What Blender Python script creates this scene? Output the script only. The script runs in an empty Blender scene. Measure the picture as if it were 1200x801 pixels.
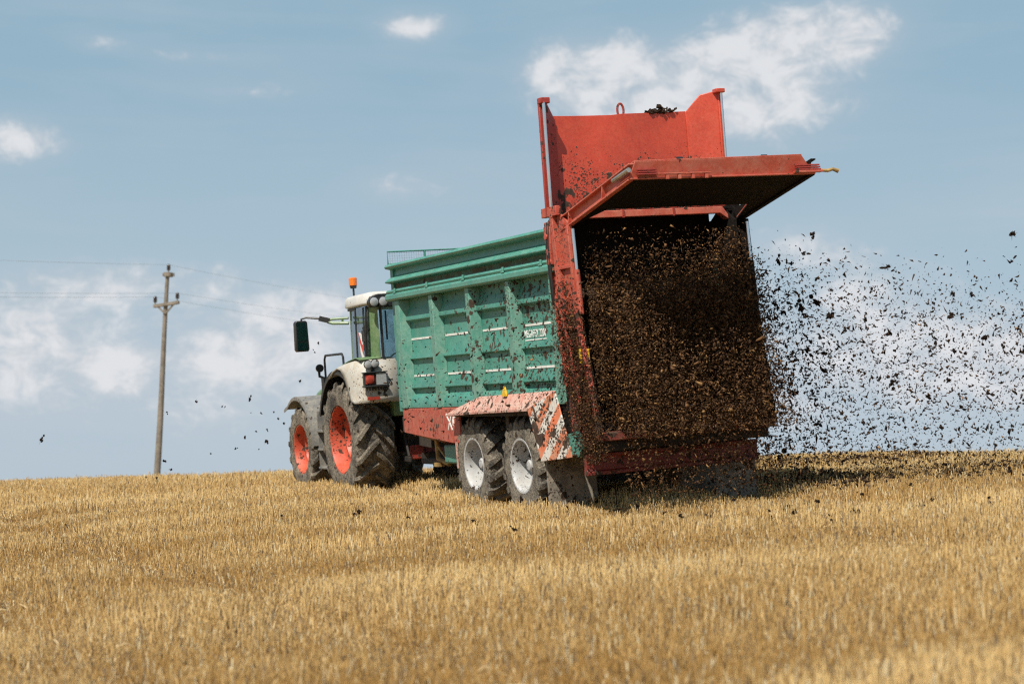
import bpy, bmesh, math, random
import numpy as np
from mathutils import Vector, Matrix, Euler

R = math.radians
random.seed(7)
rng = np.random.default_rng(11)
scene = bpy.context.scene
COL = scene.collection

# ------------------------------------------------------------------ camera, sky, sun, exposure
# The vehicles stand on a slope.  Their own frame (x right, y forward, z up off the slope)
# is turned into the world by WROT; CAM_L is the photographer in that frame.
CAM_L = Vector((-11.508342664817086, -23.568311301503446, 2.000900443711088))
WROT = Matrix(((0.914717729009471, -0.397522988792107, -0.07257375295205742),
               (0.3930818827944306, 0.9169646041978264, -0.06828285339021113),
               (0.09369156661376415, 0.03393210913152798, 0.995022865222375)))
CAM_W = Vector((0, 0, 2.0))
PITCH = R(4.7)

def L2W(p):
    return WROT @ (Vector(p) - CAM_L) + CAM_W

def W2L(p):
    return WROT.transposed() @ (Vector(p) - CAM_W) + CAM_L

cam_data = bpy.data.cameras.new('camera')
cam = bpy.data.objects.new('camera', cam_data)
COL.objects.link(cam)
cam.location = CAM_W
cam.rotation_euler = (R(90) + PITCH, 0, 0)
cam_data.sensor_width = 36
cam_data.lens = 67.6935
cam_data.clip_start = 0.1
cam_data.clip_end = 6000
cam_data.dof.use_dof = True
cam_data.dof.focus_distance = 27.0
cam_data.dof.aperture_fstop = 1.5
scene.camera = cam

SUN_W = Vector((-0.3021, -0.5533, 0.7763)).normalized()      # towards the sun
SUN_EL = math.asin(SUN_W.z)
SUN_AZ = math.atan2(SUN_W.x, SUN_W.y)
sun_data = bpy.data.lights.new('sun', 'SUN')
sun_data.energy = 4.3
sun_data.angle = R(0.53)
sun_data.color = (1.0, 0.93, 0.82)
sun = bpy.data.objects.new('sun', sun_data)
COL.objects.link(sun)
sun.rotation_euler = SUN_W.to_track_quat('Z', 'Y').to_euler()
sun.location = (-30, -50, 60)

scene.view_settings.view_transform = 'Standard'
scene.view_settings.look = 'None'
scene.view_settings.exposure = 0.55
scene.view_settings.gamma = 1.0
scene.view_settings.use_curve_mapping = False
try:
    scene.cycles.max_bounces = 6
    scene.cycles.transparent_max_bounces = 12
    scene.cycles.use_denoising = False        # keep the fine grain of straw and flying bits
    scene.cycles.filter_width = 1.25
except Exception:
    pass

def nd(nt, kind, **kw):
    n = nt.nodes.new(kind)
    for k, v in kw.items():
        if k.startswith('i_'):
            key = k[2:]
            n.inputs[int(key) if key.isdigit() else key].default_value = v
        else:
            setattr(n, k, v)
    return n

def mth(nt, op, a, b=None, c=None, clamp=False):
    n = nt.nodes.new('ShaderNodeMath'); n.operation = op; n.use_clamp = clamp
    for i, v in enumerate((a, b, c)):
        if v is None:
            continue
        if isinstance(v, (int, float)):
            n.inputs[i].default_value = v
        else:
            nt.links.new(v, n.inputs[i])
    return n.outputs[0]

def mixc(nt, fac, a, b, blend='MIX'):
    n = nt.nodes.new('ShaderNodeMix'); n.data_type = 'RGBA'; n.blend_type = blend
    for i, v in ((0, fac), (6, a), (7, b)):
        if isinstance(v, (int, float)):
            n.inputs[i].default_value = v
        elif isinstance(v, (tuple, list)):
            n.inputs[i].default_value = tuple(v) + ((1,) if len(v) == 3 else ())
        else:
            nt.links.new(v, n.inputs[i])
    return n.outputs[2]

def smooth(nt, x, lo, hi, tlo=0.0, thi=1.0):
    n = nt.nodes.new('ShaderNodeMapRange'); n.interpolation_type = 'SMOOTHSTEP'
    nt.links.new(x, n.inputs[0])
    for i, v in ((1, lo), (2, hi), (3, tlo), (4, thi)):
        if isinstance(v, (int, float)):
            n.inputs[i].default_value = v
        else:
            nt.links.new(v, n.inputs[i])
    return n.outputs[0]

def noise(nt, vec, scale, detail=4, rough=0.55, dist=0.0):
    n = nt.nodes.new('ShaderNodeTexNoise')
    n.inputs['Scale'].default_value = scale
    n.inputs['Detail'].default_value = detail
    n.inputs['Roughness'].default_value = rough
    n.inputs['Distortion'].default_value = dist
    if vec is not None:
        nt.links.new(vec, n.inputs['Vector'])
    return n

world = bpy.data.worlds.new('World')
scene.world = world
world.use_nodes = True
nt = world.node_tree
nt.nodes.clear()
out = nd(nt, 'ShaderNodeOutputWorld')
bg = nd(nt, 'ShaderNodeBackground'); bg.inputs['Strength'].default_value = 0.1
nt.links.new(bg.outputs[0], out.inputs['Surface'])
sky = nd(nt, 'ShaderNodeTexSky', sky_type='NISHITA')
sky.sun_disc = False
sky.sun_elevation = SUN_EL
sky.sun_rotation = SUN_AZ
sky.altitude = 300
sky.air_density = 1.0
sky.dust_density = 0.6
sky.ozone_density = 1.0
tc = nd(nt, 'ShaderNodeTexCoord')
sep = nd(nt, 'ShaderNodeSeparateXYZ'); nt.links.new(tc.outputs['Generated'], sep.inputs[0])
az = mth(nt, 'ARCTAN2', sep.outputs['X'], sep.outputs['Y'])
el = mth(nt, 'ARCSINE', sep.outputs['Z'])
ramp = nd(nt, 'ShaderNodeValToRGB')
nt.links.new(smooth(nt, el, -0.05, 1.2), ramp.inputs[0])
ramp.color_ramp.interpolation = 'EASE'
for i, (p, c) in enumerate(((0.0, (0.30, 0.365, 0.435)), (0.012, (0.285, 0.355, 0.425)), (0.05, (0.258, 0.342, 0.402)),
                            (0.13, (0.200, 0.305, 0.378)), (1.0, (0.075, 0.15, 0.25)))):
    e = ramp.color_ramp.elements[i] if i < 2 else ramp.color_ramp.elements.new(p)
    e.position = p; e.color = tuple(v * 10 for v in c) + (1,)
skyc = mixc(nt, 0.92, sky.outputs[0], ramp.outputs[0])
# thin wisps and heaped clouds at their own places in the sky (azimuth, elevation)
cv = nd(nt, 'ShaderNodeCombineXYZ')
nt.links.new(az, cv.inputs[0]); nt.links.new(mth(nt, 'MULTIPLY', el, 1.5), cv.inputs[1])
nz = noise(nt, cv.outputs[0], 42, 11, 0.68, 0.35)
nz2 = noise(nt, cv.outputs[0], 7, 5, 0.55)
mpw = nd(nt, 'ShaderNodeMapping'); mpw.inputs['Rotation'].default_value = (0, 0, R(-24)); mpw.inputs['Scale'].default_value = (3.0, 16.0, 1)
nt.links.new(cv.outputs[0], mpw.inputs['Vector'])
nzw = noise(nt, mpw.outputs[0], 1.6, 7, 0.6, 0.5)
F_PX = 2256.45
BL = [(690, 95, 62, 42, .75), (760, 112, 85, 48, .62), (860, 92, 75, 40, .68), (955, 46, 78, 30, .86), (890, 128, 80, 42, .55),
      (655, 85, 30, 26, .4),
      (482, 36, 40, 17, .72), (20, 180, 52, 22, .72), (466, 220, 55, 17, .40), (150, 340, 140, 26, .44), (50, 385, 75, 42, .44),
      (30, 440, 110, 50, .42), (148, 424, 44, 15, .60), (152, 452, 30, 12, .66), (275, 420, 75, 40, .50), (345, 400, 80, 50, .56),
      (400, 358, 60, 28, .40), (240, 485, 70, 24, .36), (930, 298, 60, 24, .55), (1010, 345, 90, 36, .48), (1060, 400, 130, 44, .44),
      (1130, 455, 110, 46, .46), (970, 430, 100, 50, .34), (1190, 420, 60, 44, .46), (90, 430, 190, 90, .12), (300, 420, 170, 70, .12), (830, 120, 180, 70, .22), (1010, 50, 40, 30, .5), (900, 480, 60, 30, .45), (215, 70, 90, 10, .20), (120, 60, 40, 12, .25),
      (290, 110, 110, 13, .22)]
# a few more around the rest of the dome, so the sky does not end at the frame's edge
for k in range(16):
    a_ = random.uniform(0.4, 5.9); BL.append((600 + a_ * F_PX, random.uniform(-1100, 420), random.uniform(90, 260), random.uniform(30, 70), .6))
msum = None
wx = mth(nt, 'MULTIPLY', mth(nt, 'SUBTRACT', nz2.outputs[0], 0.5), 0.02)
for (px, py, rx, ry, s) in BL:
    a0 = (px - 600) / F_PX
    if a0 > math.pi: a0 -= 2 * math.pi
    e0 = PITCH - (py - 400.5) / F_PX
    dx = mth(nt, 'MULTIPLY', mth(nt, 'SUBTRACT', mth(nt, 'ADD', az, wx), a0), F_PX / rx)
    dy = mth(nt, 'MULTIPLY', mth(nt, 'SUBTRACT', mth(nt, 'ADD', el, wx), e0), F_PX / ry)
    r2 = mth(nt, 'ADD', mth(nt, 'MULTIPLY', dx, dx), mth(nt, 'MULTIPLY', dy, dy))
    g = mth(nt, 'MULTIPLY', mth(nt, 'EXPONENT', mth(nt, 'MULTIPLY', r2, -0.9)), s)
    msum = g if msum is None else mth(nt, 'ADD', msum, g)
msum = mth(nt, 'MINIMUM', mth(nt, 'MULTIPLY', msum, 1.35), 1.0)
val = mth(nt, 'ADD', mth(nt, 'MULTIPLY', msum, 0.95), mth(nt, 'MULTIPLY', mth(nt, 'SUBTRACT', nz.outputs[0], 0.5), 3.3))
val = mth(nt, 'MULTIPLY', val, smooth(nt, msum, 0.02, 0.30))
soft = mth(nt, 'MULTIPLY', msum, 0.42)
cl = mth(nt, 'ADD', smooth(nt, val, 0.20, 1.25, 0.0, 0.62), soft, clamp=True)
haze_n = smooth(nt, mth(nt, 'ADD', mth(nt, 'MULTIPLY', nz2.outputs[0], 0.45), mth(nt, 'MULTIPLY', nzw.outputs[0], 0.55)), 0.42, 0.72, 0.0, 0.22)
cl = mth(nt, 'ADD', cl, mth(nt, 'MULTIPLY', haze_n, mth(nt, 'SUBTRACT', 1.0, cl)), clamp=True)
ccol = mixc(nt, smooth(nt, val, 0.3, 1.3), (4.15, 4.25, 4.5), (5.3, 5.35, 5.5))
skyc = mixc(nt, mth(nt, 'MULTIPLY', cl, 0.92), skyc, ccol)
nt.links.new(skyc, bg.inputs['Color'])

# ------------------------------------------------------------------ materials
DIRT = (0.030, 0.017, 0.010)
STRAWMUD = (0.30, 0.235, 0.16)

def new_mat(name):
    m = bpy.data.materials.new(name); m.use_nodes = True
    t = m.node_tree; t.nodes.clear()
    o = nd(t, 'ShaderNodeOutputMaterial'); b = nd(t, 'ShaderNodeBsdfPrincipled')
    t.links.new(b.outputs[0], o.inputs['Surface'])
    return m, t, b

def splat_mask(t, vec, scale, thr, seedoff):
    """irregular thrown-mud spots: distorted voronoi cells with random size"""
    mp = nd(t, 'ShaderNodeMapping'); mp.inputs['Location'].default_value = (seedoff, seedoff * 2, seedoff * 3)
    t.links.new(vec, mp.inputs['Vector'])
    n = noise(t, mp.outputs[0], scale * 2.2, 4, 0.7)
    off = nd(t, 'ShaderNodeVectorMath', operation='MULTIPLY_ADD')
    t.links.new(n.outputs['Color'], off.inputs[0]); off.inputs[1].default_value = (0.9 / scale,) * 3
    t.links.new(mp.outputs[0], off.inputs[2])
    v = nd(t, 'ShaderNodeTexVoronoi'); v.inputs['Scale'].default_value = scale; v.inputs['Randomness'].default_value = 1
    t.links.new(off.outputs[0], v.inputs['Vector'])
    sc = nd(t, 'ShaderNodeSeparateColor'); t.links.new(v.outputs['Color'], sc.inputs[0])
    r = mth(t, 'POWER', sc.outputs[0], 3.0)
    cn = noise(t, mp.outputs[0], 1.9, 5, 0.6)
    r = mth(t, 'MULTIPLY', r, smooth(t, cn.outputs[0], 0.36, 0.66, 0.12, 1.35))
    lim = mth(t, 'MULTIPLY', r, thr) if not isinstance(thr, (int, float)) else mth(t, 'MULTIPLY', r, float(thr))
    return smooth(t, mth(t, 'SUBTRACT', lim, v.outputs['Distance']), 0.0, 0.06)

def paint(name, col, rough=0.45, dust=0.25, dustcol=(0.36, 0.28, 0.19), splat=1.0, grad=None, metal=0.0, cake=0.0, cakecol=STRAWMUD, scale=1.0, streak=0.0):
    """weathered paint: tone drift, dust, thrown mud spots (more of them where grad says), caked mud"""
    m, t, b = new_mat(name)
    c = nd(t, 'ShaderNodeTexCoord').outputs['Object']
    n1 = noise(t, c, 1.7 * scale, 5, 0.6); n2 = noise(t, c, 23 * scale, 5, 0.65); n3 = noise(t, c, 5.5 * scale, 6, 0.65, 0.4)
    tone = mth(t, 'ADD', mth(t, 'MULTIPLY', n1.outputs[0], 0.5), mth(t, 'MULTIPLY', n2.outputs[0], 0.5))
    c0 = mixc(t, smooth(t, tone, 0.3, 0.7), tuple(v * 0.80 for v in col), tuple(min(1, v * 1.18) for v in col))
    dm = mth(t, 'MULTIPLY', smooth(t, mth(t, 'ADD', mth(t, 'MULTIPLY', n3.outputs[0], 0.7), mth(t, 'MULTIPLY', n2.outputs[0], 0.3)), 0.36, 0.68), dust * 1.6)
    dm = mth(t, 'ADD', dm, dust * 0.35, clamp=True)
    colr = mixc(t, dm, c0, dustcol)
    if streak:
        mp = nd(t, 'ShaderNodeMapping'); mp.inputs['Scale'].default_value = (14, 14, 0.9)
        t.links.new(c, mp.inputs['Vector'])
        ns = noise(t, mp.outputs[0], 1.0, 5, 0.6)
        colr = mixc(t, smooth(t, ns.outputs[0], 0.55, 0.8, 0, streak), colr, dustcol)
    g = 1.0
    if grad:
        axis, lo, hi, glo, ghi = grad
        s = nd(t, 'ShaderNodeSeparateXYZ'); t.links.new(c, s.inputs[0])
        g = smooth(t, s.outputs[axis], lo, hi, glo, ghi)
    if splat > 0:
        gg = mth(t, 'MULTIPLY', g, splat) if not isinstance(g, float) else splat
        m1 = splat_mask(t, c, 6.5 * scale, mth(t, 'MULTIPLY', gg, 0.62) if not isinstance(gg, (int, float)) else gg * 0.62, 1.3)
        m2 = splat_mask(t, c, 17 * scale, mth(t, 'MULTIPLY', gg, 0.66) if not isinstance(gg, (int, float)) else gg * 0.66, 4.1)
        m3 = splat_mask(t, c, 38 * scale, mth(t, 'MULTIPLY', gg, 0.60) if not isinstance(gg, (int, float)) else gg * 0.60, 7.7)
        sm = mth(t, 'MAXIMUM', m1, mth(t, 'MAXIMUM', m2, m3))
        if cake:
            n4 = noise(t, c, 4.2 * scale, 8, 0.72, 0.6)
            gk = mth(t, 'MULTIPLY', g, cake) if not isinstance(g, float) else cake
            lim = mth(t, 'SUBTRACT', 0.86, mth(t, 'MULTIPLY', gk, 0.45)) if not isinstance(gk, (int, float)) else 0.86 - 0.45 * gk
            ck = smooth(t, mth(t, 'SUBTRACT', n4.outputs[0], lim), 0.0, 0.07)
            colr = mixc(t, ck, colr, mixc(t, n2.outputs[0], tuple(v * .55 for v in cakecol), cakecol))
        colr = mixc(t, sm, colr, mixc(t, smooth(t, n2.outputs[0], .35, .65), DIRT, tuple(v * 2.1 for v in DIRT)))
        bp = nd(t, 'ShaderNodeBump'); bp.inputs['Strength'].default_value = 0.6; bp.inputs['Distance'].default_value = 0.012
        t.links.new(sm, bp.inputs['Height']); t.links.new(bp.outputs[0], b.inputs['Normal'])
        rg = mth(t, 'ADD', rough, mth(t, 'MULTIPLY', mth(t, 'MAXIMUM', sm, dm), 0.45), clamp=True)
        t.links.new(rg, b.inputs['Roughness'])
    else:
        t.links.new(mth(t, 'ADD', rough, mth(t, 'MULTIPLY', dm, 0.4), clamp=True), b.inputs['Roughness'])
    b.inputs['Metallic'].default_value = metal
    t.links.new(colr, b.inputs['Base Color'])
    return m

def plain(name, col, rough=0.5, metal=0.0, var=0.2, scale=8.0, bump=0.0, coat=0.0):
    m, t, b = new_mat(name)
    c = nd(t, 'ShaderNodeTexCoord').outputs['Object']
    n = noise(t, c, scale, 6, 0.65)
    t.links.new(mixc(t, smooth(t, n.outputs[0], .3, .7), tuple(v * (1 - var) for v in col), tuple(min(1, v * (1 + var)) for v in col)), b.inputs['Base Color'])
    b.inputs['Roughness'].default_value = rough; b.inputs['Metallic'].default_value = metal
    if coat: b.inputs['Coat Weight'].default_value = coat
    if bump:
        bp = nd(t, 'ShaderNodeBump'); bp.inputs['Strength'].default_value = bump; bp.inputs['Distance'].default_value = 0.02
        t.links.new(n.outputs[0], bp.inputs['Height']); t.links.new(bp.outputs[0], b.inputs['Normal'])
    return m

def tyre_mat(name, mud, mudcol):
    m, t, b = new_mat(name)
    c = nd(t, 'ShaderNodeTexCoord').outputs['Object']
    n1 = noise(t, c, 3.2, 8, 0.7, 0.5); n2 = noise(t, c, 28, 6, 0.7)
    f = smooth(t, mth(t, 'ADD', mth(t, 'MULTIPLY', n1.outputs[0], 0.7), mth(t, 'MULTIPLY', n2.outputs[0], 0.3)), 0.62 - mud * 0.35, 0.78 - mud * 0.25)
    mudc = mixc(t, smooth(t, n2.outputs[0], .3, .7), tuple(v * .6 for v in mudcol), mudcol)
    colr = mixc(t, f, (0.026, 0.025, 0.024), mudc)
    sp = splat_mask(t, c, 13, 0.55, 2.2)
    colr = mixc(t, sp, colr, DIRT)
    t.links.new(colr, b.inputs['Base Color'])
    b.inputs['Roughness'].default_value = 0.85
    bp = nd(t, 'ShaderNodeBump'); bp.inputs['Strength'].default_value = 0.8; bp.inputs['Distance'].default_value = 0.025
    t.links.new(mth(t, 'ADD', f, n2.outputs[0]), bp.inputs['Height']); t.links.new(bp.outputs[0], b.inputs['Normal'])
    return m

def manure_mat(name, c1, c2, c3, bump=1.0, scale=1.0):
    m, t, b = new_mat(name)
    c = nd(t, 'ShaderNodeTexCoord').outputs['Object']
    n1 = noise(t, c, 6 * scale, 8, 0.7, 0.4); n2 = noise(t, c, 42 * scale, 6, 0.75, 0.5)
    colr = mixc(t, smooth(t, n1.outputs[0], .35, .65), c1, c2)
    colr = mixc(t, smooth(t, n2.outputs[0], .60, .70, 0, .75), colr, c3)
    t.links.new(colr, b.inputs['Base Color']); b.inputs['Roughness'].default_value = 0.9
    b.inputs['Specular IOR Level'].default_value = 0.2
    bp = nd(t, 'ShaderNodeBump'); bp.inputs['Strength'].default_value = bump; bp.inputs['Distance'].default_value = 0.05
    t.links.new(mth(t, 'ADD', mth(t, 'MULTIPLY', n1.outputs[0], 1.0), mth(t, 'MULTIPLY', n2.outputs[0], .5)), bp.inputs['Height'])
    t.links.new(bp.outputs[0], b.inputs['Normal'])
    return m

def attr_mat(name, rough=0.8, spec=0.2, trans=0.0):
    m, t, b = new_mat(name)
    a = nd(t, 'ShaderNodeAttribute'); a.attribute_name = 'tint'
    t.links.new(a.outputs['Color'], b.inputs['Base Color'])
    b.inputs['Roughness'].default_value = rough; b.inputs['Specular IOR Level'].default_value = spec
    if trans:
        o = [n for n in t.nodes if n.type == 'OUTPUT_MATERIAL'][0]
        tr = nd(t, 'ShaderNodeBsdfTranslucent'); t.links.new(a.outputs['Color'], tr.inputs['Color'])
        mx = nd(t, 'ShaderNodeMixShader'); mx.inputs[0].default_value = trans
        t.links.new(b.outputs[0], mx.inputs[1]); t.links.new(tr.outputs[0], mx.inputs[2]); t.links.new(mx.outputs[0], o.inputs['Surface'])
    return m

def glass_mat(name, tint, refl=0.12):
    m = bpy.data.materials.new(name); m.use_nodes = True
    t = m.node_tree; t.nodes.clear()
    o = nd(t, 'ShaderNodeOutputMaterial'); tr = nd(t, 'ShaderNodeBsdfTransparent'); gl = nd(t, 'ShaderNodeBsdfGlossy')
    df = nd(t, 'ShaderNodeBsdfDiffuse'); df.inputs['Color'].default_value = (0.35, 0.40, 0.40, 1)
    tr.inputs['Color'].default_value = tint + (1,); gl.inputs['Roughness'].default_value = 0.03; gl.inputs['Color'].default_value = (0.9, 0.95, 1, 1)
    c = nd(t, 'ShaderNodeTexCoord').outputs['Object']
    n = noise(t, c, 5, 6, 0.65)
    fr = nd(t, 'ShaderNodeFresnel'); fr.inputs['IOR'].default_value = 1.5
    mx = nd(t, 'ShaderNodeMixShader'); t.links.new(mth(t, 'ADD', fr.outputs[0], refl, clamp=True), mx.inputs[0])
    t.links.new(tr.outputs[0], mx.inputs[1]); t.links.new(gl.outputs[0], mx.inputs[2])
    m2 = nd(t, 'ShaderNodeMixShader'); t.links.new(smooth(t, n.outputs[0], .4, .8, .04, .30), m2.inputs[0])
    t.links.new(mx.outputs[0], m2.inputs[1]); t.links.new(df.outputs[0], m2.inputs[2]); t.links.new(m2.outputs[0], o.inputs['Surface'])
    return m

def stripe_mat(name, ca, cb, period, fy, fz, **kw):
    m = paint(name, ca, **kw)
    t = m.node_tree
    c = [n for n in t.nodes if n.type == 'TEX_COORD'][0].outputs['Object']
    s = nd(t, 'ShaderNodeSeparateXYZ'); t.links.new(c, s.inputs[0])
    v = mth(t, 'FRACT', mth(t, 'DIVIDE', mth(t, 'ADD', mth(t, 'MULTIPLY', s.outputs[1], fy), mth(t, 'MULTIPLY', s.outputs[2], fz)), period))
    f = mth(t, 'GREATER_THAN', v, 0.5)
    # swap the clean paint colours at the very first mix
    first = [n for n in t.nodes if n.type == 'MIX'][0]
    lk = [l for l in t.links if l.from_node == first][0]
    dst = lk.to_socket
    res = mixc(t, f, first.outputs[2], cb)
    t.links.new(res, dst)
    return m

M = {}
M['teal'] = paint('teal paint', (0.034, 0.205, 0.158), 0.40, 0.17, (0.21, 0.31, 0.25), 1.05, (1, 4.6, -1.6, 0.22, 1.30), streak=.25, cake=0.35, cakecol=(0.06, 0.035, 0.02))
M['teal_clean'] = paint('teal rail paint', (0.040, 0.228, 0.178), 0.38, 0.16, (0.27, 0.35, 0.29), 0.35, None, streak=.2)
M['teal_post'] = paint('lighter teal ribs', (0.045, 0.235, 0.180), 0.38, 0.26, (0.30, 0.38, 0.32), 1.05, (1, 4.6, -1.6, 0.22, 1.30), streak=.4, cake=0.35, cakecol=(0.06, 0.035, 0.02))  # ribs in a lighter teal than the panels
M['teal_groove'] = paint('teal dirty groove', (0.034, 0.160, 0.125), 0.5, 0.75, (0.10, 0.085, 0.055), 0.75, None)
M['red'] = paint('red paint', (0.40, 0.040, 0.024), 0.42, 0.20, (0.42, 0.24, 0.16), 0.9, (1, 1.5, -2.4, 0.75, 1.15))
M['red_splash'] = paint('red paint thick with mud', (0.42, 0.046, 0.026), 0.45, 0.22, (0.36, 0.19, 0.12), 2.2, (2, 3.5, 1.0, 0.40, 1.15), cake=.70, cakecol=(0.075, 0.042, 0.025), scale=1.6)
M['red_gate'] = paint('red gate paint', (0.47, 0.052, 0.027), 0.36, 0.10, (0.55, 0.17, 0.10), 1.7, (2, 5.0, 3.9, 0.10, 1.5), cake=.45, scale=1.5, cakecol=(0.07, 0.035, 0.02))
M['red_hood'] = paint('red hood paint', (0.46, 0.062, 0.036), 0.42, 0.30, (0.48, 0.22, 0.15), 0.55, None)
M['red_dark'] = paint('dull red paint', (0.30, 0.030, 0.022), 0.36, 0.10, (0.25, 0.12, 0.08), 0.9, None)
M['red_deck'] = paint('muddy red deck', (0.22, 0.028, 0.02), 0.5, 0.3, (0.10, 0.05, 0.03), 1.8, None, scale=1.5, cake=.72, cakecol=(0.05, 0.028, 0.017))
M['red_bar_shade'] = paint('grimy red bar with painted shade', (0.20, 0.022, 0.017), 0.38, 0.15, (0.12, 0.055, 0.035), 1.1, None, cake=.5, cakecol=(0.05, 0.028, 0.017))  # grime, plus a darkened red that paints in the shade below the deck
M['red_skirt'] = paint('red skirt paint', (0.40, 0.040, 0.024), 0.5, 0.22, (0.42, 0.27, 0.18), 0.75, None, scale=1.6, streak=.5, cake=.25, cakecol=(0.45, 0.30, 0.20))
M['fender'] = paint('faded red guard paint', (0.44, 0.155, 0.11), 0.6, 0.6, (0.50, 0.35, 0.29), 1.15, None, scale=1.3, cake=.32, cakecol=(0.16, 0.10, 0.065))
M['hazard'] = stripe_mat('hazard stripes', (0.62, 0.13, 0.045), (0.66, 0.65, 0.62), 0.36, 1.0, 0.85, rough=.5, dust=.35, splat=1.7, cake=.48, cakecol=(0.17, 0.115, 0.07))
M['hazard_small'] = stripe_mat('small hazard stripes', (0.60, 0.04, 0.03), (0.78, 0.77, 0.75), 0.20, -1.0, 0.7, rough=.35, dust=.08, splat=0.25)
M['black_under'] = paint('muddy black steel', (0.020, 0.017, 0.015), 0.7, 0.15, (0.045, 0.03, 0.02), 0.6, None)
M['chassis'] = paint('dark chassis', (0.030, 0.026, 0.023), 0.6, 0.25, (0.10, 0.075, 0.05), 0.8, None)
M['grey_part'] = paint('dusty grey plastic', (0.10, 0.105, 0.11), 0.5, 0.40, (0.30, 0.27, 0.22), 0.6, None)
M['rubber_flap'] = paint('dusty rubber flap', (0.10, 0.092, 0.08), 0.8, 0.6, (0.30, 0.26, 0.205), 1.0, None, cake=.3, cakecol=(0.30, 0.23, 0.15))
M['white'] = paint('white cab paint', (0.52, 0.52, 0.50), 0.40, 0.25, (0.52, 0.47, 0.38), 0.30, None)
M['white_muddy'] = paint('muddy white guard', (0.47, 0.47, 0.44), 0.45, 0.50, (0.37, 0.32, 0.245), 1.0, (2, 2.2, 1.6, 0.5, 1.2), scale=1.5, cake=.6, cakecol=(0.30, 0.24, 0.17))
M['green'] = paint('grass green paint', (0.075, 0.170, 0.066), 0.35, 0.20, (0.36, 0.38, 0.24), 0.4, None)
M['black'] = plain('black plastic', (0.018, 0.018, 0.018), 0.45)
M['chrome'] = plain('chromed rod', (0.75, 0.75, 0.76), 0.18, 1.0, 0.05)
M['steel'] = plain('bare steel', (0.40, 0.38, 0.35), 0.45, 0.8, 0.2)
M['rust'] = plain('rusty yellow steel', (0.30, 0.19, 0.06), 0.7, 0.0, 0.4)
M['rim_white'] = paint('grey white rim', (0.46, 0.475, 0.49), 0.42, 0.30, (0.30, 0.27, 0.22), .8, None, scale=1.6, cake=.25, cakecol=(0.22, 0.18, 0.13))
M['rim_red'] = paint('orange red rim', (0.52, 0.062, 0.028), 0.42, 0.22, (0.38, 0.17, 0.10), 1.0, None, scale=1.3, cake=.25, cakecol=(0.20, 0.13, 0.09))
M['tyre_trailer'] = tyre_mat('mud caked tyre', 0.85, (0.25, 0.215, 0.165))
M['tyre_tractor'] = tyre_mat('dusty tractor tyre', 0.78, (0.27, 0.23, 0.175))
M['mud_lump'] = manure_mat('field mud', (0.10, 0.075, 0.05), (0.20, 0.16, 0.11), (0.32, 0.25, 0.16))
M['glass'] = glass_mat('cab glass', (0.80, 0.89, 0.92), 0.10)
M['mirror_glass'] = plain('mirror glass', (0.22, 0.25, 0.25), 0.05, 1.0, 0.02)
M['lamp_red'] = plain('red lens', (0.33, 0.045, 0.03), 0.2, 0, 0.15, 30, 0, .5)
M['lamp_orange'] = plain('orange lens', (0.75, 0.17, 0.02), 0.2, 0, 0.2, 40, 0, .5)
M['lamp_clear'] = plain('clear lamp glass', (0.45, 0.46, 0.46), 0.15, 0.3, 0.1, 30, 0, .5)
M['yellow'] = plain('yellow marker', (0.75, 0.45, 0.02), 0.5, 0, 0.25, 30)
M['tape'] = paint('white tape', (0.74, 0.75, 0.72), 0.5, 0.18, (0.45, 0.42, 0.33), 0.9, None)
M['letters'] = paint('white lettering', (0.78, 0.79, 0.77), 0.5, 0.06, (0.5, 0.45, 0.36), 0.3, None)
M['load'] = manure_mat('manure', (0.022, 0.013, 0.008), (0.050, 0.029, 0.016), (0.13, 0.075, 0.035))
M['caked'] = manure_mat('caked manure with painted shade', (0.005, 0.0035, 0.0027), (0.010, 0.0065, 0.0045), (0.030, 0.018, 0.010))  # caked manure, its colour darkened further to paint in the rear unit's shade
M['clod'] = manure_mat('manure clod', (0.022, 0.0125, 0.008), (0.055, 0.031, 0.018), (0.13, 0.078, 0.04), 1.0, 2.5)
M['flake'] = attr_mat('flying manure flakes', 0.9, 0.15)
M['straw'] = attr_mat('straw stems', 0.60, 0.28, 0.12)
M['wood'] = plain('grey pole wood', (0.175, 0.15, 0.122), 0.85, 0, 0.3, 5, .4)
M['insulator'] = plain('dark glazed insulator', (0.035, 0.022, 0.018), 0.25, 0, .2, 10, 0, .5)
M['wire'] = plain('weathered wire', (0.42, 0.47, 0.51), 0.5, 0.1, .1)
M['seat'] = plain('dark seat cloth', (0.02, 0.02, 0.022), 0.9)

# ------------------------------------------------------------------ mesh helpers
BASE = {}

def setp(o, label=None, cat=None, group=None, kind=None):
    if label: o['label'] = label
    if cat: o['category'] = cat
    if group: o['group'] = group
    if kind: o['kind'] = kind
    return o

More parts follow.
